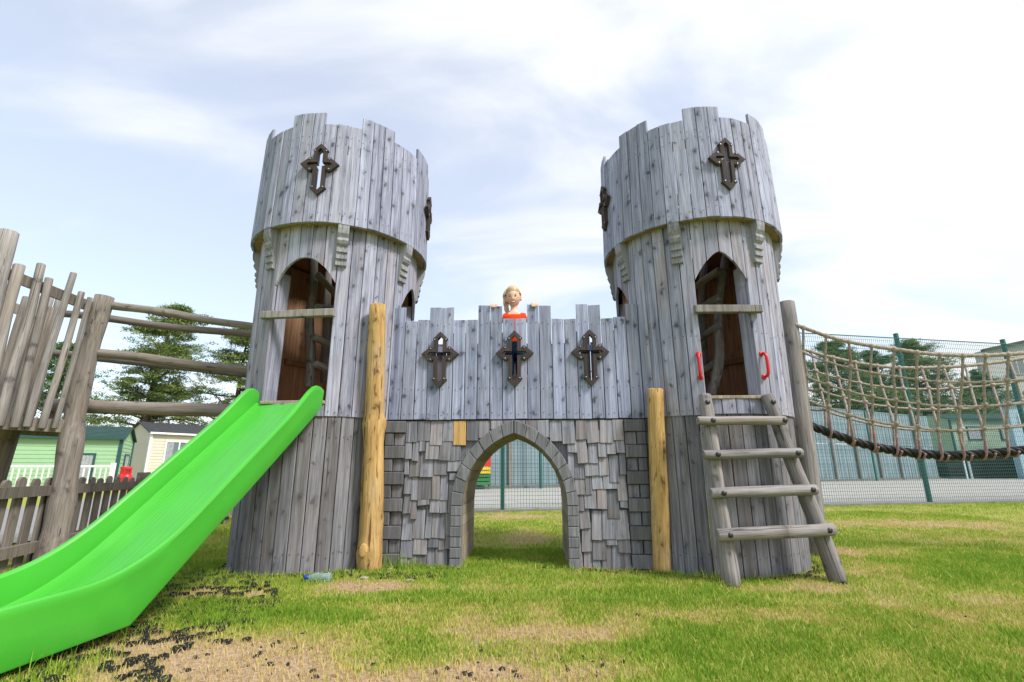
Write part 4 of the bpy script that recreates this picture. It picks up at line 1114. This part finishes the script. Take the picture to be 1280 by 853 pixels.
# gravel road and far grass on the caravan side
A_, B_ = gz(0, 717), gz(75, 676, .13)
road_d = V((-.18, .96, 0)).normalized()
sheet('gravel_road', [gz(-260, 700)+V((-2, -1, 0)), gz(-20, 696)+V((-.5, -.3, 0)), gz(40, 678), gz(110, 662), gz(205, 640), gz(300, 617), gz(330, 606), gz(240, 606), gz(150, 618), gz(75, 630), gz(0, 638), gz(-250, 646)], M_gravel, .016)

# ------------------------------------------------------------------ trees
def conifer(name, label, base, H, crown0, spread, seed, mat, nb=46, lean=0., group='conifers behind the playground', dens=1., loose=False):
    r = random.Random(seed); g = np.random.default_rng(seed)
    t = thing(name, label, 'tree', tuple(base), group); M = T(*base)
    def trunk_pt(f): return V((lean*H*f+.12*math.sin(f*4+seed), .1*math.cos(f*3+seed), H*f))
    tp = [trunk_pt(k/14) for k in range(15)]
    put('trunk', tube_mesh(tp, [.028*H*(1-k/14)**.9+.015 for k in range(15)], 9), M_bark, t, M)
    bmb = MB(); cent = []; dirs = []
    for k in range(nb):
        f = crown0+(1-crown0)*(k+r.random())/nb; f = min(f, .985)
        az = r.random()*2*PI; pr = (1-((f-crown0)/(1-crown0))**(2.6 if loose else 1.8))*.85+.15
        L = spread*pr*(r.uniform(.25, 1.45) if loose else r.uniform(.4, 1.25)); up = r.uniform(-.12, .62)
        p0 = trunk_pt(f); pts = [p0]
        d = V((math.cos(az), math.sin(az), up)).normalized()
        for i in range(1, 7):
            d = (d+V((r.uniform(-.16, .16), r.uniform(-.16, .16), r.uniform(-.12, .10)))).normalized(); pts.append(pts[-1]+d*L/6)
        bmb.add(tube_mesh(pts, [.0075*H*(1-i/6.5)*(.4+.6*pr) for i in range(7)], 5))
        for i in range(3 if pr > .5 else 2, 7):
            for _ in range(int(7*dens+.5)):
                side = V((r.gauss(0, 1), r.gauss(0, 1), r.gauss(0, .55)))*(.11*L*(1.1-.4*(i/6))+.12)
                cent.append(pts[i].lerp(pts[i-1], r.random())+side); dirs.append(d)
    put('limbs', bmb.mesh(True), M_bark, t, M)
    # tufts: sprays of narrow needles
    C = np.array([tuple(c) for c in cent]); n = len(C); per = 40
    base_t = np.clip(g.normal(.42, .22, n), 0, 1)
    c = np.repeat(C, per, 0)+g.normal(0, 1, (n*per, 3))*np.array([.15, .15, .05])*(H/8.)**.5
    a = g.normal(0, 1, (n*per, 3)); a[:, 2] = abs(a[:, 2])*.6+.1; a /= np.linalg.norm(a, axis=1)[:, None]
    s = np.cross(a, g.normal(0, 1, (n*per, 3))); s /= np.linalg.norm(s, axis=1)[:, None]
    ln = g.uniform(.08, .19, n*per)[:, None]*(H/8.)**.6; wd = g.uniform(.014, .03, n*per)[:, None]*(H/8.)**.6
    vs = np.stack([c-s*wd, c+s*wd, c+a*ln], 1).reshape(-1, 3)
    m = bpy.data.meshes.new('crown'); m.vertices.add(len(vs)); m.vertices.foreach_set('co', vs.astype(np.float32).ravel())
    nf = n*per; m.loops.add(nf*3); m.loops.foreach_set('vertex_index', np.arange(nf*3, dtype=np.int32)); m.polygons.add(nf); m.polygons.foreach_set('loop_start', np.arange(0, nf*3, 3, dtype=np.int32)); m.update()
    at = m.attributes.new('tint', 'FLOAT', 'POINT'); tv = np.clip(np.repeat(base_t, per)+g.normal(0, .12, nf), 0, 1); at.data.foreach_set('value', np.repeat(tv, 3).astype(np.float32))
    put('crown', m, mat, t, M)
def tree_at(px, ptop, Y, **k):
    p = gy(px, 590, Y); top = gy(px, ptop, Y); return V((p.x, p.y, 0)), top.z
for px, ptop, Y, lab, c0, sp, sd, mt, nb, lean, dens in (
    (168, 384, 24, 'tall wind swept conifer with bare lower branches behind the green mobile home', .30, 3.1, 3, M_needle, 52, .06, .8),
    (285, 412, 28, 'conifer with spreading open branches just left of the left tower', .28, 3.4, 8, M_needle, 44, .02, .75),
    (52, 432, 27, 'dark conifer behind the palings of the raised walkway', .22, 3.4, 15, M_needle2, 50, 0., .6),
    (1068, 428, 42, 'bushy conifer above the blue wall next to the rope bridge post', .25, 5.0, 21, M_needle, 60, 0., .8),
    (1172, 428, 40, 'tall thin topped conifer beside the grey house at right', .28, 4.4, 33, M_needle, 56, 0., .7),
    (1118, 440, 46, 'rounded conifer half hidden between the two taller ones above the blue wall', .22, 5.0, 42, M_needle2, 56, 0., .8),
    (1250, 470, 46, 'low dark conifer in front of the grey house behind the far mobile home', .15, 5.0, 51, M_needle2, 56, 0., .8)):
    b, h = tree_at(px, ptop, Y); conifer('conifer_tree', lab, b, h, c0, sp, sd, mt, nb, lean, dens=dens, loose=px < 400)

# ------------------------------------------------------------------ grass, scraps, mat, bottle
def grass():
    g = np.random.default_rng(5)
    def samp(n, x0, x1, y0, y1): return g.uniform(x0, x1, n), g.uniform(y0, y1, n)
    xs, ys, sz = [], [], []
    for n, bx, s in ((225000, (-3.0, 3.6, -2.7, -.9), 1.), (130000, (-3.7, 4.2, -.95, .9), 1.05), (90000, (-4.5, 6.5, .9, 4.9), 1.25), (70000, (2.5, 11, -.5, 7.2), 1.3), (26000, (-5.5, -2, .5, 6), 1.3)):
        x, y = samp(n, *bx); xs.append(x); ys.append(y); sz.append(np.full(n, s))
    x = np.concatenate(xs); y = np.concatenate(ys); s = np.concatenate(sz)
    dry = dry_field(x, y); keep = g.random(len(x)) > np.clip((dry-.38)*1.15, 0, .80)
    for c in (TL, TR): keep &= (x-c.x)**2+(y-c.y)**2 > np.where(g.random(len(x)) < .7, .672, .63)**2
    keep &= ~((abs(x) > .39) & (abs(x) < 1.2) & (y > -.005) & (y < .8))
    dd = (x-FA.x)*FN.x+(y-FA.y)*FN.y; keep &= dd < -.10
    # trodden middle of the passage
    x, y, s, dry = x[keep], y[keep], s[keep], dry[keep]; n = len(x)
    z = relief(x, y)
    dr = np.clip(dry*1.35-.12+g.normal(0, .28, n), 0, 1)
    lush = np.clip(1-dry*2.0, 0, 1)
    near = np.zeros(n)
    for c in (TL, TR): near = np.maximum(near, np.exp(-((np.hypot(x-c.x, y-c.y)-.66)/.05)**2))
    near = np.maximum(near, (abs(x) > .5)*(abs(x) < 1.)*np.exp(-((y+.05)/.05)**2))
    h = s*(.010+.013*g.random(n)+.009*lush)*(1+.9*near*g.random(n)**2)
    tall = g.random(n) < .005; h = np.where(tall, h*1.9, h); dr = np.where(tall, np.maximum(dr, .75), dr)
    az = g.uniform(0, 2*PI, n); w = s*(.0014+.0012*g.random(n)); ben = h*g.uniform(.15, .9, n); az2 = g.uniform(0, 2*PI, n)
    cx, sx = np.cos(az), np.sin(az); bx, by = np.cos(az2)*ben, np.sin(az2)*ben
    p0 = np.stack([x-cx*w, y-sx*w, z-.004], 1); p1 = np.stack([x+cx*w, y+sx*w, z-.004], 1)
    p2 = np.stack([x+bx*.4-cx*w*.7, y+by*.4-sx*w*.7, z+h*.6], 1); p3 = np.stack([x+bx*.4+cx*w*.7, y+by*.4+sx*w*.7, z+h*.6], 1); p4 = np.stack([x+bx, y+by, z+h], 1)
    vs = np.stack([p0, p1, p2, p3, p4], 1).reshape(-1, 3)
    k = np.arange(n)[:, None]*5; idx = np.concatenate([k+0, k+1, k+3, k+2, k+2, k+3, k+4], 1).astype(np.int32).ravel()
    m = bpy.data.meshes.new('grass'); m.vertices.add(len(vs)); m.vertices.foreach_set('co', vs.astype(np.float32).ravel()); m.loops.add(len(idx)); m.loops.foreach_set('vertex_index', idx)
    ls = np.stack([np.arange(n)*7, np.arange(n)*7+4], 1).astype(np.int32).ravel(); m.polygons.add(n*2); m.polygons.foreach_set('loop_start', ls); m.update()
    at = m.attributes.new('tint', 'FLOAT', 'POINT'); at.data.foreach_set('value', np.repeat(dr, 5).astype(np.float32))
    mt, nt, N, L, P = newmat('grass blades'); a = N('ShaderNodeAttribute'); a.attribute_name = 'tint'
    rp = N('ShaderNodeValToRGB'); L(a.outputs['Fac'], rp.inputs[0]); e = rp.color_ramp.elements
    e[0].position = 0; e[0].color = (.19, .33, .03, 1); e[1].position = 1; e[1].color = (.60, .46, .22, 1)
    q = e.new(.3); q.color = (.29, .41, .045, 1); q = e.new(.62); q.color = (.54, .49, .12, 1)
    L(rp.outputs[0], P.inputs['Base Color']); P.inputs['Roughness'].default_value = .65; P.inputs['Specular IOR Level'].default_value = .2
    tr = N('ShaderNodeBsdfTranslucent'); L(rp.outputs[0], tr.inputs['Color']); ms = N('ShaderNodeMixShader'); ms.inputs[0].default_value = .35
    L(P.outputs[0], ms.inputs[1]); L(tr.outputs[0], ms.inputs[2]); L(ms.outputs[0], nt.nodes['Material Output'].inputs[0])
    put('grass', m, mt, kind='stuff')
grass()
def tufts():
    """longer blades left uncut against walls, posts and the mat"""
    mb = MB(); g = random.Random(3)
    spots = [(V((-.90, -.05, 0)), 60, .07, .14), (V((-.72, -.05, 0)), 40, .05, .09), (gz(920, 715), 30, .05, .1), (gz(1000, 708), 90, .12, .11), (gz(960, 715), 70, .10, .10), (gz(940, 708), 50, .06, .10), (gz(95, 840), 25, .05, .1), (gz(130, 825), 22, .04, .08), (gz(150, 800), 20, .05, .07), (gz(60, 848), 20, .05, .09), (gz(310, 722), 50, .1, .06), (gz(350, 726), 60, .1, .06), (gz(420, 724), 40, .06, .05), (gz(590, 712), 25, .03, .06), (gz(715, 714), 25, .03, .06), (gz(770, 716), 50, .07, .055), (gz(850, 718), 60, .07, .06), (gz(890, 720), 50, .05, .07), (gz(1055, 728), 25, .03, .07), (gz(905, 733), 25, .03, .06), (gz(610, 690), 20, .02, .07)]
    vs, fs = [], []
    for c, n, sp, h in spots:
        for _ in range(n):
            x, y = c.x+g.gauss(0, sp), c.y+g.gauss(0, sp*.5); z = gh(x, y)-.005; a = g.random()*6.28; hh = h*g.uniform(.5, 1.1); b = g.uniform(.1, .6)*hh; w = .0022
            dx, dy = math.cos(a), math.sin(a); px, py = -dy*w, dx*w; i = len(vs)
            vs += [(x-px, y-py, z), (x+px, y+py, z), (x+dx*b*.4+px*.7, y+dy*b*.4+py*.7, z+hh*.6), (x+dx*b*.4-px*.7, y+dy*b*.4-py*.7, z+hh*.6), (x+dx*b, y+dy*b, z+hh)]
            fs += [[i, i+1, i+2, i+3], [i+3, i+2, i+4]]
    m = mesh_of(vs, fs); at = m.attributes.new('tint', 'FLOAT', 'POINT'); at.data.foreach_set('value', [g.choice((.05, .1, .2, .3))]*len(vs))
    put('long_grass', m, bpy.data.materials['grass blades'], kind='stuff')
tufts()
def scraps():
    """loose black rubber crumbs and soil lumps lying in the worn turf"""
    g = random.Random(9); mb = MB()
    spots = [(gz(490, 722), .14, .05, 110, .016), (gz(560, 720), .12, .03, 50, .012), (gz(745, 648), .1, .05, 26, .02), (gz(690, 712), .03, .02, 8, .014), (gz(640, 835), .22, .08, 46, .011), (gz(330, 820), .3, .12, 40, .011), (gz(880, 775), .3, .1, 20, .012), (gz(1120, 770), .3, .12, 16, .012), (gz(1170, 800), .2, .08, 10, .012), (gz(430, 700), .1, .03, 20, .012), (gz(215, 785), .16, .09, 40, .009), (gz(830, 715), .06, .02, 20, .016), (gz(740, 714), .06, .02, 16, .012), (gz(1055, 728), .03, .015, 8, .016), (gz(917, 733), .03, .012, 8, .016), (gz(400, 722), .1, .02, 26, .014), (gz(600, 700), .04, .06, 20, .018), (gz(712, 700), .03, .06, 14, .016)]
    vs, fs = [], []
    for c, sx, sy, n, s in spots:
        for _ in range(n):
            x, y = c.x+g.gauss(0, sx), c.y+g.gauss(0, sy); z = gh(x, y)
            i = len(vs); r = s*g.uniform(.35, 1.3); k = 6; a0 = g.random()*6; el = g.uniform(.5, 1.6)
            for q in range(k):
                a = a0+q*2*PI/k; vs.append((x+r*el*math.cos(a)*g.uniform(.7, 1.2), y+r*math.sin(a)*g.uniform(.7, 1.2), z-.003))
            for q in range(k):
                a = a0+q*2*PI/k; vs.append((x+r*el*.6*math.cos(a)*g.uniform(.7, 1.2), y+r*.6*math.sin(a), z+r*g.uniform(.4, .9)))
            for q in range(k): fs.append([i+q, i+(q+1) % k, i+k+(q+1) % k, i+k+q])
            fs.append(list(range(i+k, i+2*k)))
    for c in (TL, TR):
        for _ in range(260):
            a = -PI/2+g.gauss(0, .75); rr_ = .645+abs(g.gauss(0, .030)); spots.append((V((c.x+rr_*math.cos(a), c.y+rr_*math.sin(a), 0)), .004, .004, 1, g.uniform(.008, .022)))
    for _ in range(120):
        spots.append((V((g.choice((-1, 1))*g.uniform(.38, 1.), -.05-abs(g.gauss(0, .03)), 0)), .004, .004, 1, g.uniform(.006, .018)))
    vs2, fs2 = vs, fs; vs, fs = [], []
    for c, sx, sy, n, s in spots[18:]:
        x, y = c.x, c.y; z = gh(x, y); i = len(vs); r = s; k = 6; a0 = g.random()*6
        for lv, (kr, hz_) in enumerate(((1, -.003), (.75, r*.35), (.3, r*.6))):
            for q in range(k):
                a = a0+q*2*PI/k; vs.append((x+r*kr*1.3*math.cos(a)*g.uniform(.7, 1.2), y+r*kr*math.sin(a)*g.uniform(.7, 1.2), z+hz_))
        for lv in range(2):
            for q in range(k): fs.append([i+lv*k+q, i+lv*k+(q+1) % k, i+(lv+1)*k+(q+1) % k, i+(lv+1)*k+q])
        fs.append(list(range(i+2*k, i+3*k)))
    put('soil_shade_lumps', mesh_of(vs, fs), M_soil, kind='stuff'); vs, fs = vs2, fs2  # soil along the bases, enlarged to stand in for contact shadow too
    put('rubber_crumbs', mesh_of(vs, fs), M_rubber, kind='stuff')
    # a few pale stones by the tall log post
    for j, (px, py, r, lab) in enumerate(((434, 717, .020, 'pale grey stone left of the tall peeled post'), (488, 715, .023, 'pale stone right of the tall peeled post by the wall foot'), (512, 728, .022, 'buff stone lying in black crumbs before the wall'), (455, 727, .025, 'buff flat stone below the tall peeled post'))):
        p = gz(px, py); bm = bmesh.new(); bmesh.ops.create_icosphere(bm, subdivisions=2, radius=1)
        for v in bm.verts: v.co *= 1+.35*noise.noise(v.co*1.4+V((j*7, 0, 0)))
        bmesh.ops.scale(bm, vec=(r*1.3, r*.9, r*.5), verts=bm.verts)
        thing('stone', lab, 'stone', (p.x, p.y, gh(p.x, p.y)+r*.2), 'stones at the wall foot', mesh=bm_mesh(bm, True), mat=M_stone)
scraps()
def rubber_mat():
    c = gz(130, 815); mb = MB()
    r = thing('rubber_mat', 'black perforated rubber grass mat under the end of the slide', 'mat', (c.x, c.y, 0))
    n = 6; ra, rb = .012, .019; vs, fs = [], []
    for j in range(66):
        for i in range(36):
            x = -2.25+i*.040+(.020 if j % 2 else 0); y = -2.35+j*.035
            e = (x+.0)-(-1.12+.12*math.sin(y*5)+.10*noise.noise(V((y*4, 0, 3)))-.42*max(0, (y+1.5)))
            if e > 0 and noise.noise(V((x*9, y*9, 1)))-.02-e*3.2 < 0: continue
            if noise.noise(V((x*14, y*14, 7))) > -.08: continue
            z = gh(x, y)+.008; b = len(vs); k = 8
            for q in range(k):
                a = q*2*PI/k; ca, sa = math.cos(a), math.sin(a)
                vs += [(x+ra*ca, y+ra*sa, z-.01), (x+ra*ca, y+ra*sa, z+.005), (x+rb*ca, y+rb*sa, z+.005), (x+rb*ca, y+rb*sa, z-.01)]
            for q in range(k):
                p, t_ = b+4*q, b+4*((q+1) % k)
                for l in range(3): fs.append([p+l, t_+l, t_+l+1, p+l+1])
    put('mat_rings', mesh_of(vs, fs), M_rubber, r)['kind'] = 'stuff'
rubber_mat()
def bottle():
    p = gz(397, 729)
    b = thing('plastic_bottle', 'crushed clear plastic bottle with blue cap lying at the tower foot', 'bottle', (p.x, p.y, .02))
    m, nt, N, L, P = newmat('clear blue plastic'); P.inputs['Base Color'].default_value = (.62, .78, .86, 1); P.inputs['Transmission Weight'].default_value = .75; P.inputs['Roughness'].default_value = .18; P.inputs['IOR'].default_value = 1.3
    prof = [(.011, 0), (.012, .012), (.024, .035), (.029, .05), (.027, .07), (.029, .075), (.027, .09), (.029, .095), (.027, .11), (.029, .115), (.028, .15), (.022, .157)]
    me = lathe(prof, 16)
    for v in me.vertices:
        k = 1+.35*noise.noise(v.co*38); v.co.x *= k; v.co.y *= k*.8
    M = T(p.x-.07, p.y, gh(p.x, p.y)+.024) @ RZ(R_(-4)) @ RY(PI/2)
    put('bottle_body', me, m, b, M); put('cap', lathe([(.0145, -.016), (.015, -.012), (.015, .004), (.0145, .006)], 14), plain('blue plastic', (.02, .08, .45), .4), b, M)
bottle()

# ------------------------------------------------------------------ the girl on the wall walk
def girl():
    GX, GY, GZ = 0.0, .26, 1.094
    p = thing('person', 'smiling blonde child in orange vest top looking over the wall above the arch', 'person', (GX, GY, GZ))
    skin_m, nt, N, L, P = newmat('skin'); P.inputs['Base Color'].default_value = (.74, .46, .34, 1); P.inputs['Roughness'].default_value = .5; P.inputs['Subsurface Weight'].default_value = .08; P.inputs['Subsurface Radius'].default_value = (.01, .004, .002)
    bm = bmesh.new(); sk = bm.verts.layers.skin.verify(); J = {}
    def jv(n, co, r, par=None, root=False):
        v = bm.verts.new(V((GX, GY, GZ))+V(co)); v[sk].radius = (r, r) if not isinstance(r, tuple) else r; v[sk].use_root = root; J[n] = v
        if par: bm.edges.new((J[par], v))
    jv('pelvis', (0, .01, .60), (.095, .075), None, True); jv('waist', (0, .01, .70), (.082, .065), 'pelvis'); jv('chest', (0, .0, .80), (.095, .070), 'waist'); jv('upper', (0, .0, .850), (.076, .050), 'chest')
    jv('nape', (-.002, 0, .912), (.033, .032), 'upper'); jv('neck', (-.004, 0, .95), (.027, .029), 'nape'); jv('skull', (-.008, -.005, 1.0), (.036, .04), 'neck')
    WR = {}
    for s, n in ((1, 'r'), (-1, 'l')):
        hx = .170 if s > 0 else -.163
        jv('sh'+n, (s*.105, .0, .868), .033, 'upper'); jv('el'+n, (s*.205, -.03, .70), .025, 'sh'+n)
        wr = V((hx-GX, .055-GY, .872)); jv('wr'+n, wr, (.019, .016), 'el'+n); jv('pa'+n, wr+V((0, -.022, .022)), (.026, .012), 'wr'+n); WR[s] = wr
        jv('hip'+n, (s*.058, .01, .55), .066, 'pelvis'); jv('kn'+n, (s*.065, -.01, .30), .042, 'hip'+n); jv('an'+n, (s*.065, .015, .06), .028, 'kn'+n); jv('to'+n, (s*.07, -.085, .025), .026, 'an'+n)
    me = bpy.data.meshes.new('b'); bm.to_mesh(me); bm.free(); o = bpy.data.objects.new('tmp_body', me); COL.objects.link(o)
    sm = o.modifiers.new('s', 'SKIN'); sm.use_smooth_shade = True; o.modifiers.new('u', 'SUBSURF').levels = 2
    dg = bpy.context.evaluated_depsgraph_get(); body = bpy.data.meshes.new_from_object(o.evaluated_get(dg)); bpy.data.objects.remove(o)
    # head: shaped sphere
    HC = V((GX-.012, GY-.012, GZ+1.043)); mb = MB(); mb.add(body)
    hb = bmesh.new(); bmesh.ops.create_uvsphere(hb, u_segments=40, v_segments=28, radius=1)
    for v in hb.verts:
        x, y, z = v.co
        jaw = max(0, -z); w = .062*(1-.30*jaw**1.5); d = .084*(1-.12*jaw); hh = .096
        q = V((x*w, y*d, z*hh))
        if y < 0: q.y *= .93; q.y -= .012*math.exp(-((z+.72)/.2)**2)*math.exp(-(x/.35)**2)     # chin
        # nose, brow, eye sockets
        if y < -.3:
            q.y -= .009*math.exp(-(x/.12)**2)*math.exp(-((z+.22)/.13)**2)
            q.y += .006*(math.exp(-((x-.40)/.17)**2)+math.exp(-((x+.40)/.17)**2))*math.exp(-((z-.02)/.13)**2)
            q.y -= .004*math.exp(-((abs(x)-.42)/.2)**2)*math.exp(-((z+.35)/.2)**2)
        v.co = q
    hm = bm_mesh(hb, True); tilt = RZ(R_(-4)) @ RY(R_(-4)) @ RX(R_(13)); mb.add(hm, Matrix.Translation(HC) @ tilt)
    for s in (1, -1):    # ears
        e = bmesh.new(); bmesh.ops.create_uvsphere(e, u_segments=12, v_segments=8, radius=1); bmesh.ops.scale(e, vec=(.008, .016, .026), verts=e.verts); mb.add(bm_mesh(e), Matrix.Translation(HC) @ tilt @ T(s*.064, .012, -.012) @ RZ(s*R_(-25)))
    # hands: four fingers over the plank top and a thumb behind it
    for s in (1, -1):
        hx = .171 if s > 0 else -.162; zt = 1.984
        for f in range(4):
            fx = hx+(f-1.5)*.0135; ln = (.030, .036, .034, .026)[f if s > 0 else 3-f]
            pts = [V((fx+(.002*(f-1.5)), .035, zt-.002)), V((fx, .012, zt+.011)), V((fx, -.008, zt+.009)), V((fx, -.0155, zt-.010)), V((fx, -.0150, zt-.010-ln*.45))]
            mb.add(tube_mesh(smooth_path(pts, 12), [.0078-.0022*k/11 for k in range(12)], 8))
        tp = [V((hx-s*.020, .045, zt-.028)), V((hx-s*.024, .036, zt-.020)), V((hx-s*.022, .031, zt-.006))]
        mb.add(tube_mesh(smooth_path(tp, 8), [.009-.002*k/7 for k in range(8)], 8))
        e = bmesh.new(); bmesh.ops.create_uvsphere(e, u_segments=14, v_segments=10, radius=1); bmesh.ops.scale(e, vec=(.031, .025, .014), verts=e.verts); mb.add(bm_mesh(e), T(hx, .044, zt-.010) @ RX(R_(35)))
    o = bpy.data.objects.new('tmp_body', mb.mesh()); COL.objects.link(o)
    rm = o.modifiers.new('r', 'REMESH'); rm.mode = 'VOXEL'; rm.voxel_size = .0038; rm.use_smooth_shade = True
    sm_ = o.modifiers.new('s', 'SMOOTH'); sm_.iterations = 2; sm_.factor = .4
    dg = bpy.context.evaluated_depsgraph_get(); dg.update(); full = bpy.data.meshes.new_from_object(o.evaluated_get(dg)); bpy.data.objects.remove(o)
    full.materials.clear()
    put('body', full, skin_m, p)
    nv = len(full.vertices); co = np.empty(nv*3, np.float32); full.vertices.foreach_get('co', co); co = co.reshape(-1, 3); no = np.empty(nv*3, np.float32)
    full.vertex_normals.foreach_get('vector', no); no = no.reshape(-1, 3)
    L_ = co-np.array([GX, GY, GZ]); polys = [list(q.vertices) for q in full.polygons]
    def shell(mask, off, noise_amp=0.):
        idx = {}; vs = []; fs = []
        for q in polys:
            if all(mask[i] for i in q):
                f = []
                for i in q:
                    if i not in idx: idx[i] = len(vs); d = off[i] if hasattr(off, '__len__') else off; vs.append(co[i]+no[i]*d)
                    f.append(idx[i])
                fs.append(f)
        return mesh_of(vs, fs, 'shell', True)
    lx, ly, lz = L_[:, 0], L_[:, 1], L_[:, 2]
    neck = np.where(ly < 0, .878+2.2*np.maximum(abs(lx)-.046, 0), .895+.4*np.maximum(abs(lx)-.03, 0))
    top = (lz > .60) & (lz < np.minimum(neck, .95)) & (abs(lx) < .110-.15*np.maximum(lz-.80, 0)) & (abs(lx)+0*lz > -1)
    put('vest_top', shell(top, .005), plain('orange jersey', (.90, .075, .012), .8, noise_amt=.08, spec=.15), p)
    sh = (lz > .36) & (lz < .64) & (abs(lx) < .15) & (ly > -.13); put('shorts', shell(sh, .007), plain('navy jersey', (.01, .035, .07), .8, spec=.2), p)
    shoe = (lz < .10) & (abs(lx) < .14); put('shoes', shell(shoe, .006), M_white, p)
    # hair cap
    inv = (Matrix.Translation(HC) @ tilt).inverted(); hl = np.array([tuple(inv @ V(c)) for c in co]); hx, hy, hz = hl[:, 0]/.062, hl[:, 1]/.084, hl[:, 2]/.096
    line = .26+.26*(1-np.minimum(abs(hx), 1)**2)
    cap = (lz > .97) & (((hz > line-.02) & (hy < 0)) | ((hy >= -.25) & (hz > -.15+.55*np.clip(-hy+.25, 0, 1))) | ((hy > .35) & (hz > -.35))) & (abs(hl[:, 0]) < .0655)
    hair_m, nt, N, L, P = newmat('blonde hair'); tc = N('ShaderNodeTexCoord'); mp = N('ShaderNodeMapping'); L(tc.outputs['Object'], mp.inputs[0]); mp.inputs['Scale'].default_value = (260, 60, 14)
    nn = N('ShaderNodeTexNoise'); L(mp.outputs[0], nn.inputs['Vector']); nn.inputs['Scale'].default_value = 1; nn.inputs['Detail'].default_value = 4
    L(mixc(N, L, rng_node(N, L, nn.outputs['Fac'], .35, .65), (.64, .49, .29), (.34, .23, .12)), P.inputs['Base Color']); P.inputs['Roughness'].default_value = .45
    hoff = np.where(hy < -.25, np.clip((hz-line)*.05, .0012, .011), np.clip((hz+.4)*.03, .0015, .011)); h = put('hair', shell(cap, hoff), hair_m, p)
    A = Matrix.Translation(HC) @ tilt
    for k in range(9):     # ponytail falling at the picture's left
        r = random.Random(k); j = lambda s: V((r.gauss(0, s), r.gauss(0, s), r.gauss(0, s*.4)))
        pts = [A @ V((-.015, .075, .085))+j(.003), A @ V((-.045, .088, .080))+j(.006), A @ V((-.070, .065, .03))+j(.008), A @ V((-.074, .035, -.05))+j(.010), A @ V((-.060, .010, -.11))+j(.012), A @ V((-.044+.012*r.random(), -.010, -.165-.02*r.random()))+j(.012)]
        put('ponytail_lock', tube_mesh(smooth_path(pts, 22), [.006+.010*math.sin(PI*min(1, k2/21+.15))**.8 if k2 < 20 else .004 for k2 in range(22)], 7), hair_m, h)
    # face details
    white = plain('eye white', (.75, .73, .70), .3, noise_amt=.02); iris = plain('eye iris', (.03, .035, .04), .2, noise_amt=.02); lip = plain('lips', (.48, .13, .12), .45, noise_amt=.05); lash = plain('brow and lash', (.30, .19, .11), .7, noise_amt=.05)
    dgm = bpy.data.meshes
    from mathutils.bvhtree import BVHTree
    bv = BVHTree.FromPolygons([V(c) for c in co], polys)
    def on_face(x, z): 
        a = A @ V((x, -.3, z)); d = (A.to_3x3() @ V((0, 1, 0))); hit = bv.ray_cast(a, d); return hit[0] if hit[0] else A @ V((x, -.08, z))
    def ell(name, x, z, sx, sy, sz, mat, dy=0., par=None, curl=0.):
        e = bmesh.new(); bmesh.ops.create_uvsphere(e, u_segments=12, v_segments=8, radius=1); bmesh.ops.scale(e, vec=(sx, sy, sz), verts=e.verts)
        for v in e.verts: v.co.z += curl*v.co.x**2; v.co.y += 9*v.co.x**2*(curl > 0)
        q = on_face(x, z); return put(name, bm_mesh(e, True), mat, par or p, T(*q) @ T(0, dy, 0) @ tilt)
    for s in (1, -1):
        e = ell('eye', s*.0245, .004, .0105, .006, .0050, white, .002); ell('iris', s*.0245, .004, .0050, .004, .0048, iris, -.0025, e); ell('eyelid', s*.0245, .0085, .0120, .005, .0018, lash, -.001, e)
        ell('eyebrow', s*.0255, .021, .013, .003, .0020, lash, 0.)
    ell('mouth', 0, -.049, .0225, .005, .0085, lip, .001, None, 14); ell('teeth', 0, -.0475, .0185, .004, .0045, white, -.0028, None, 12)
    for s in (1, -1): ell('nostril', s*.006, -.0285, .003, .002, .002, lash, 0.)
girl()
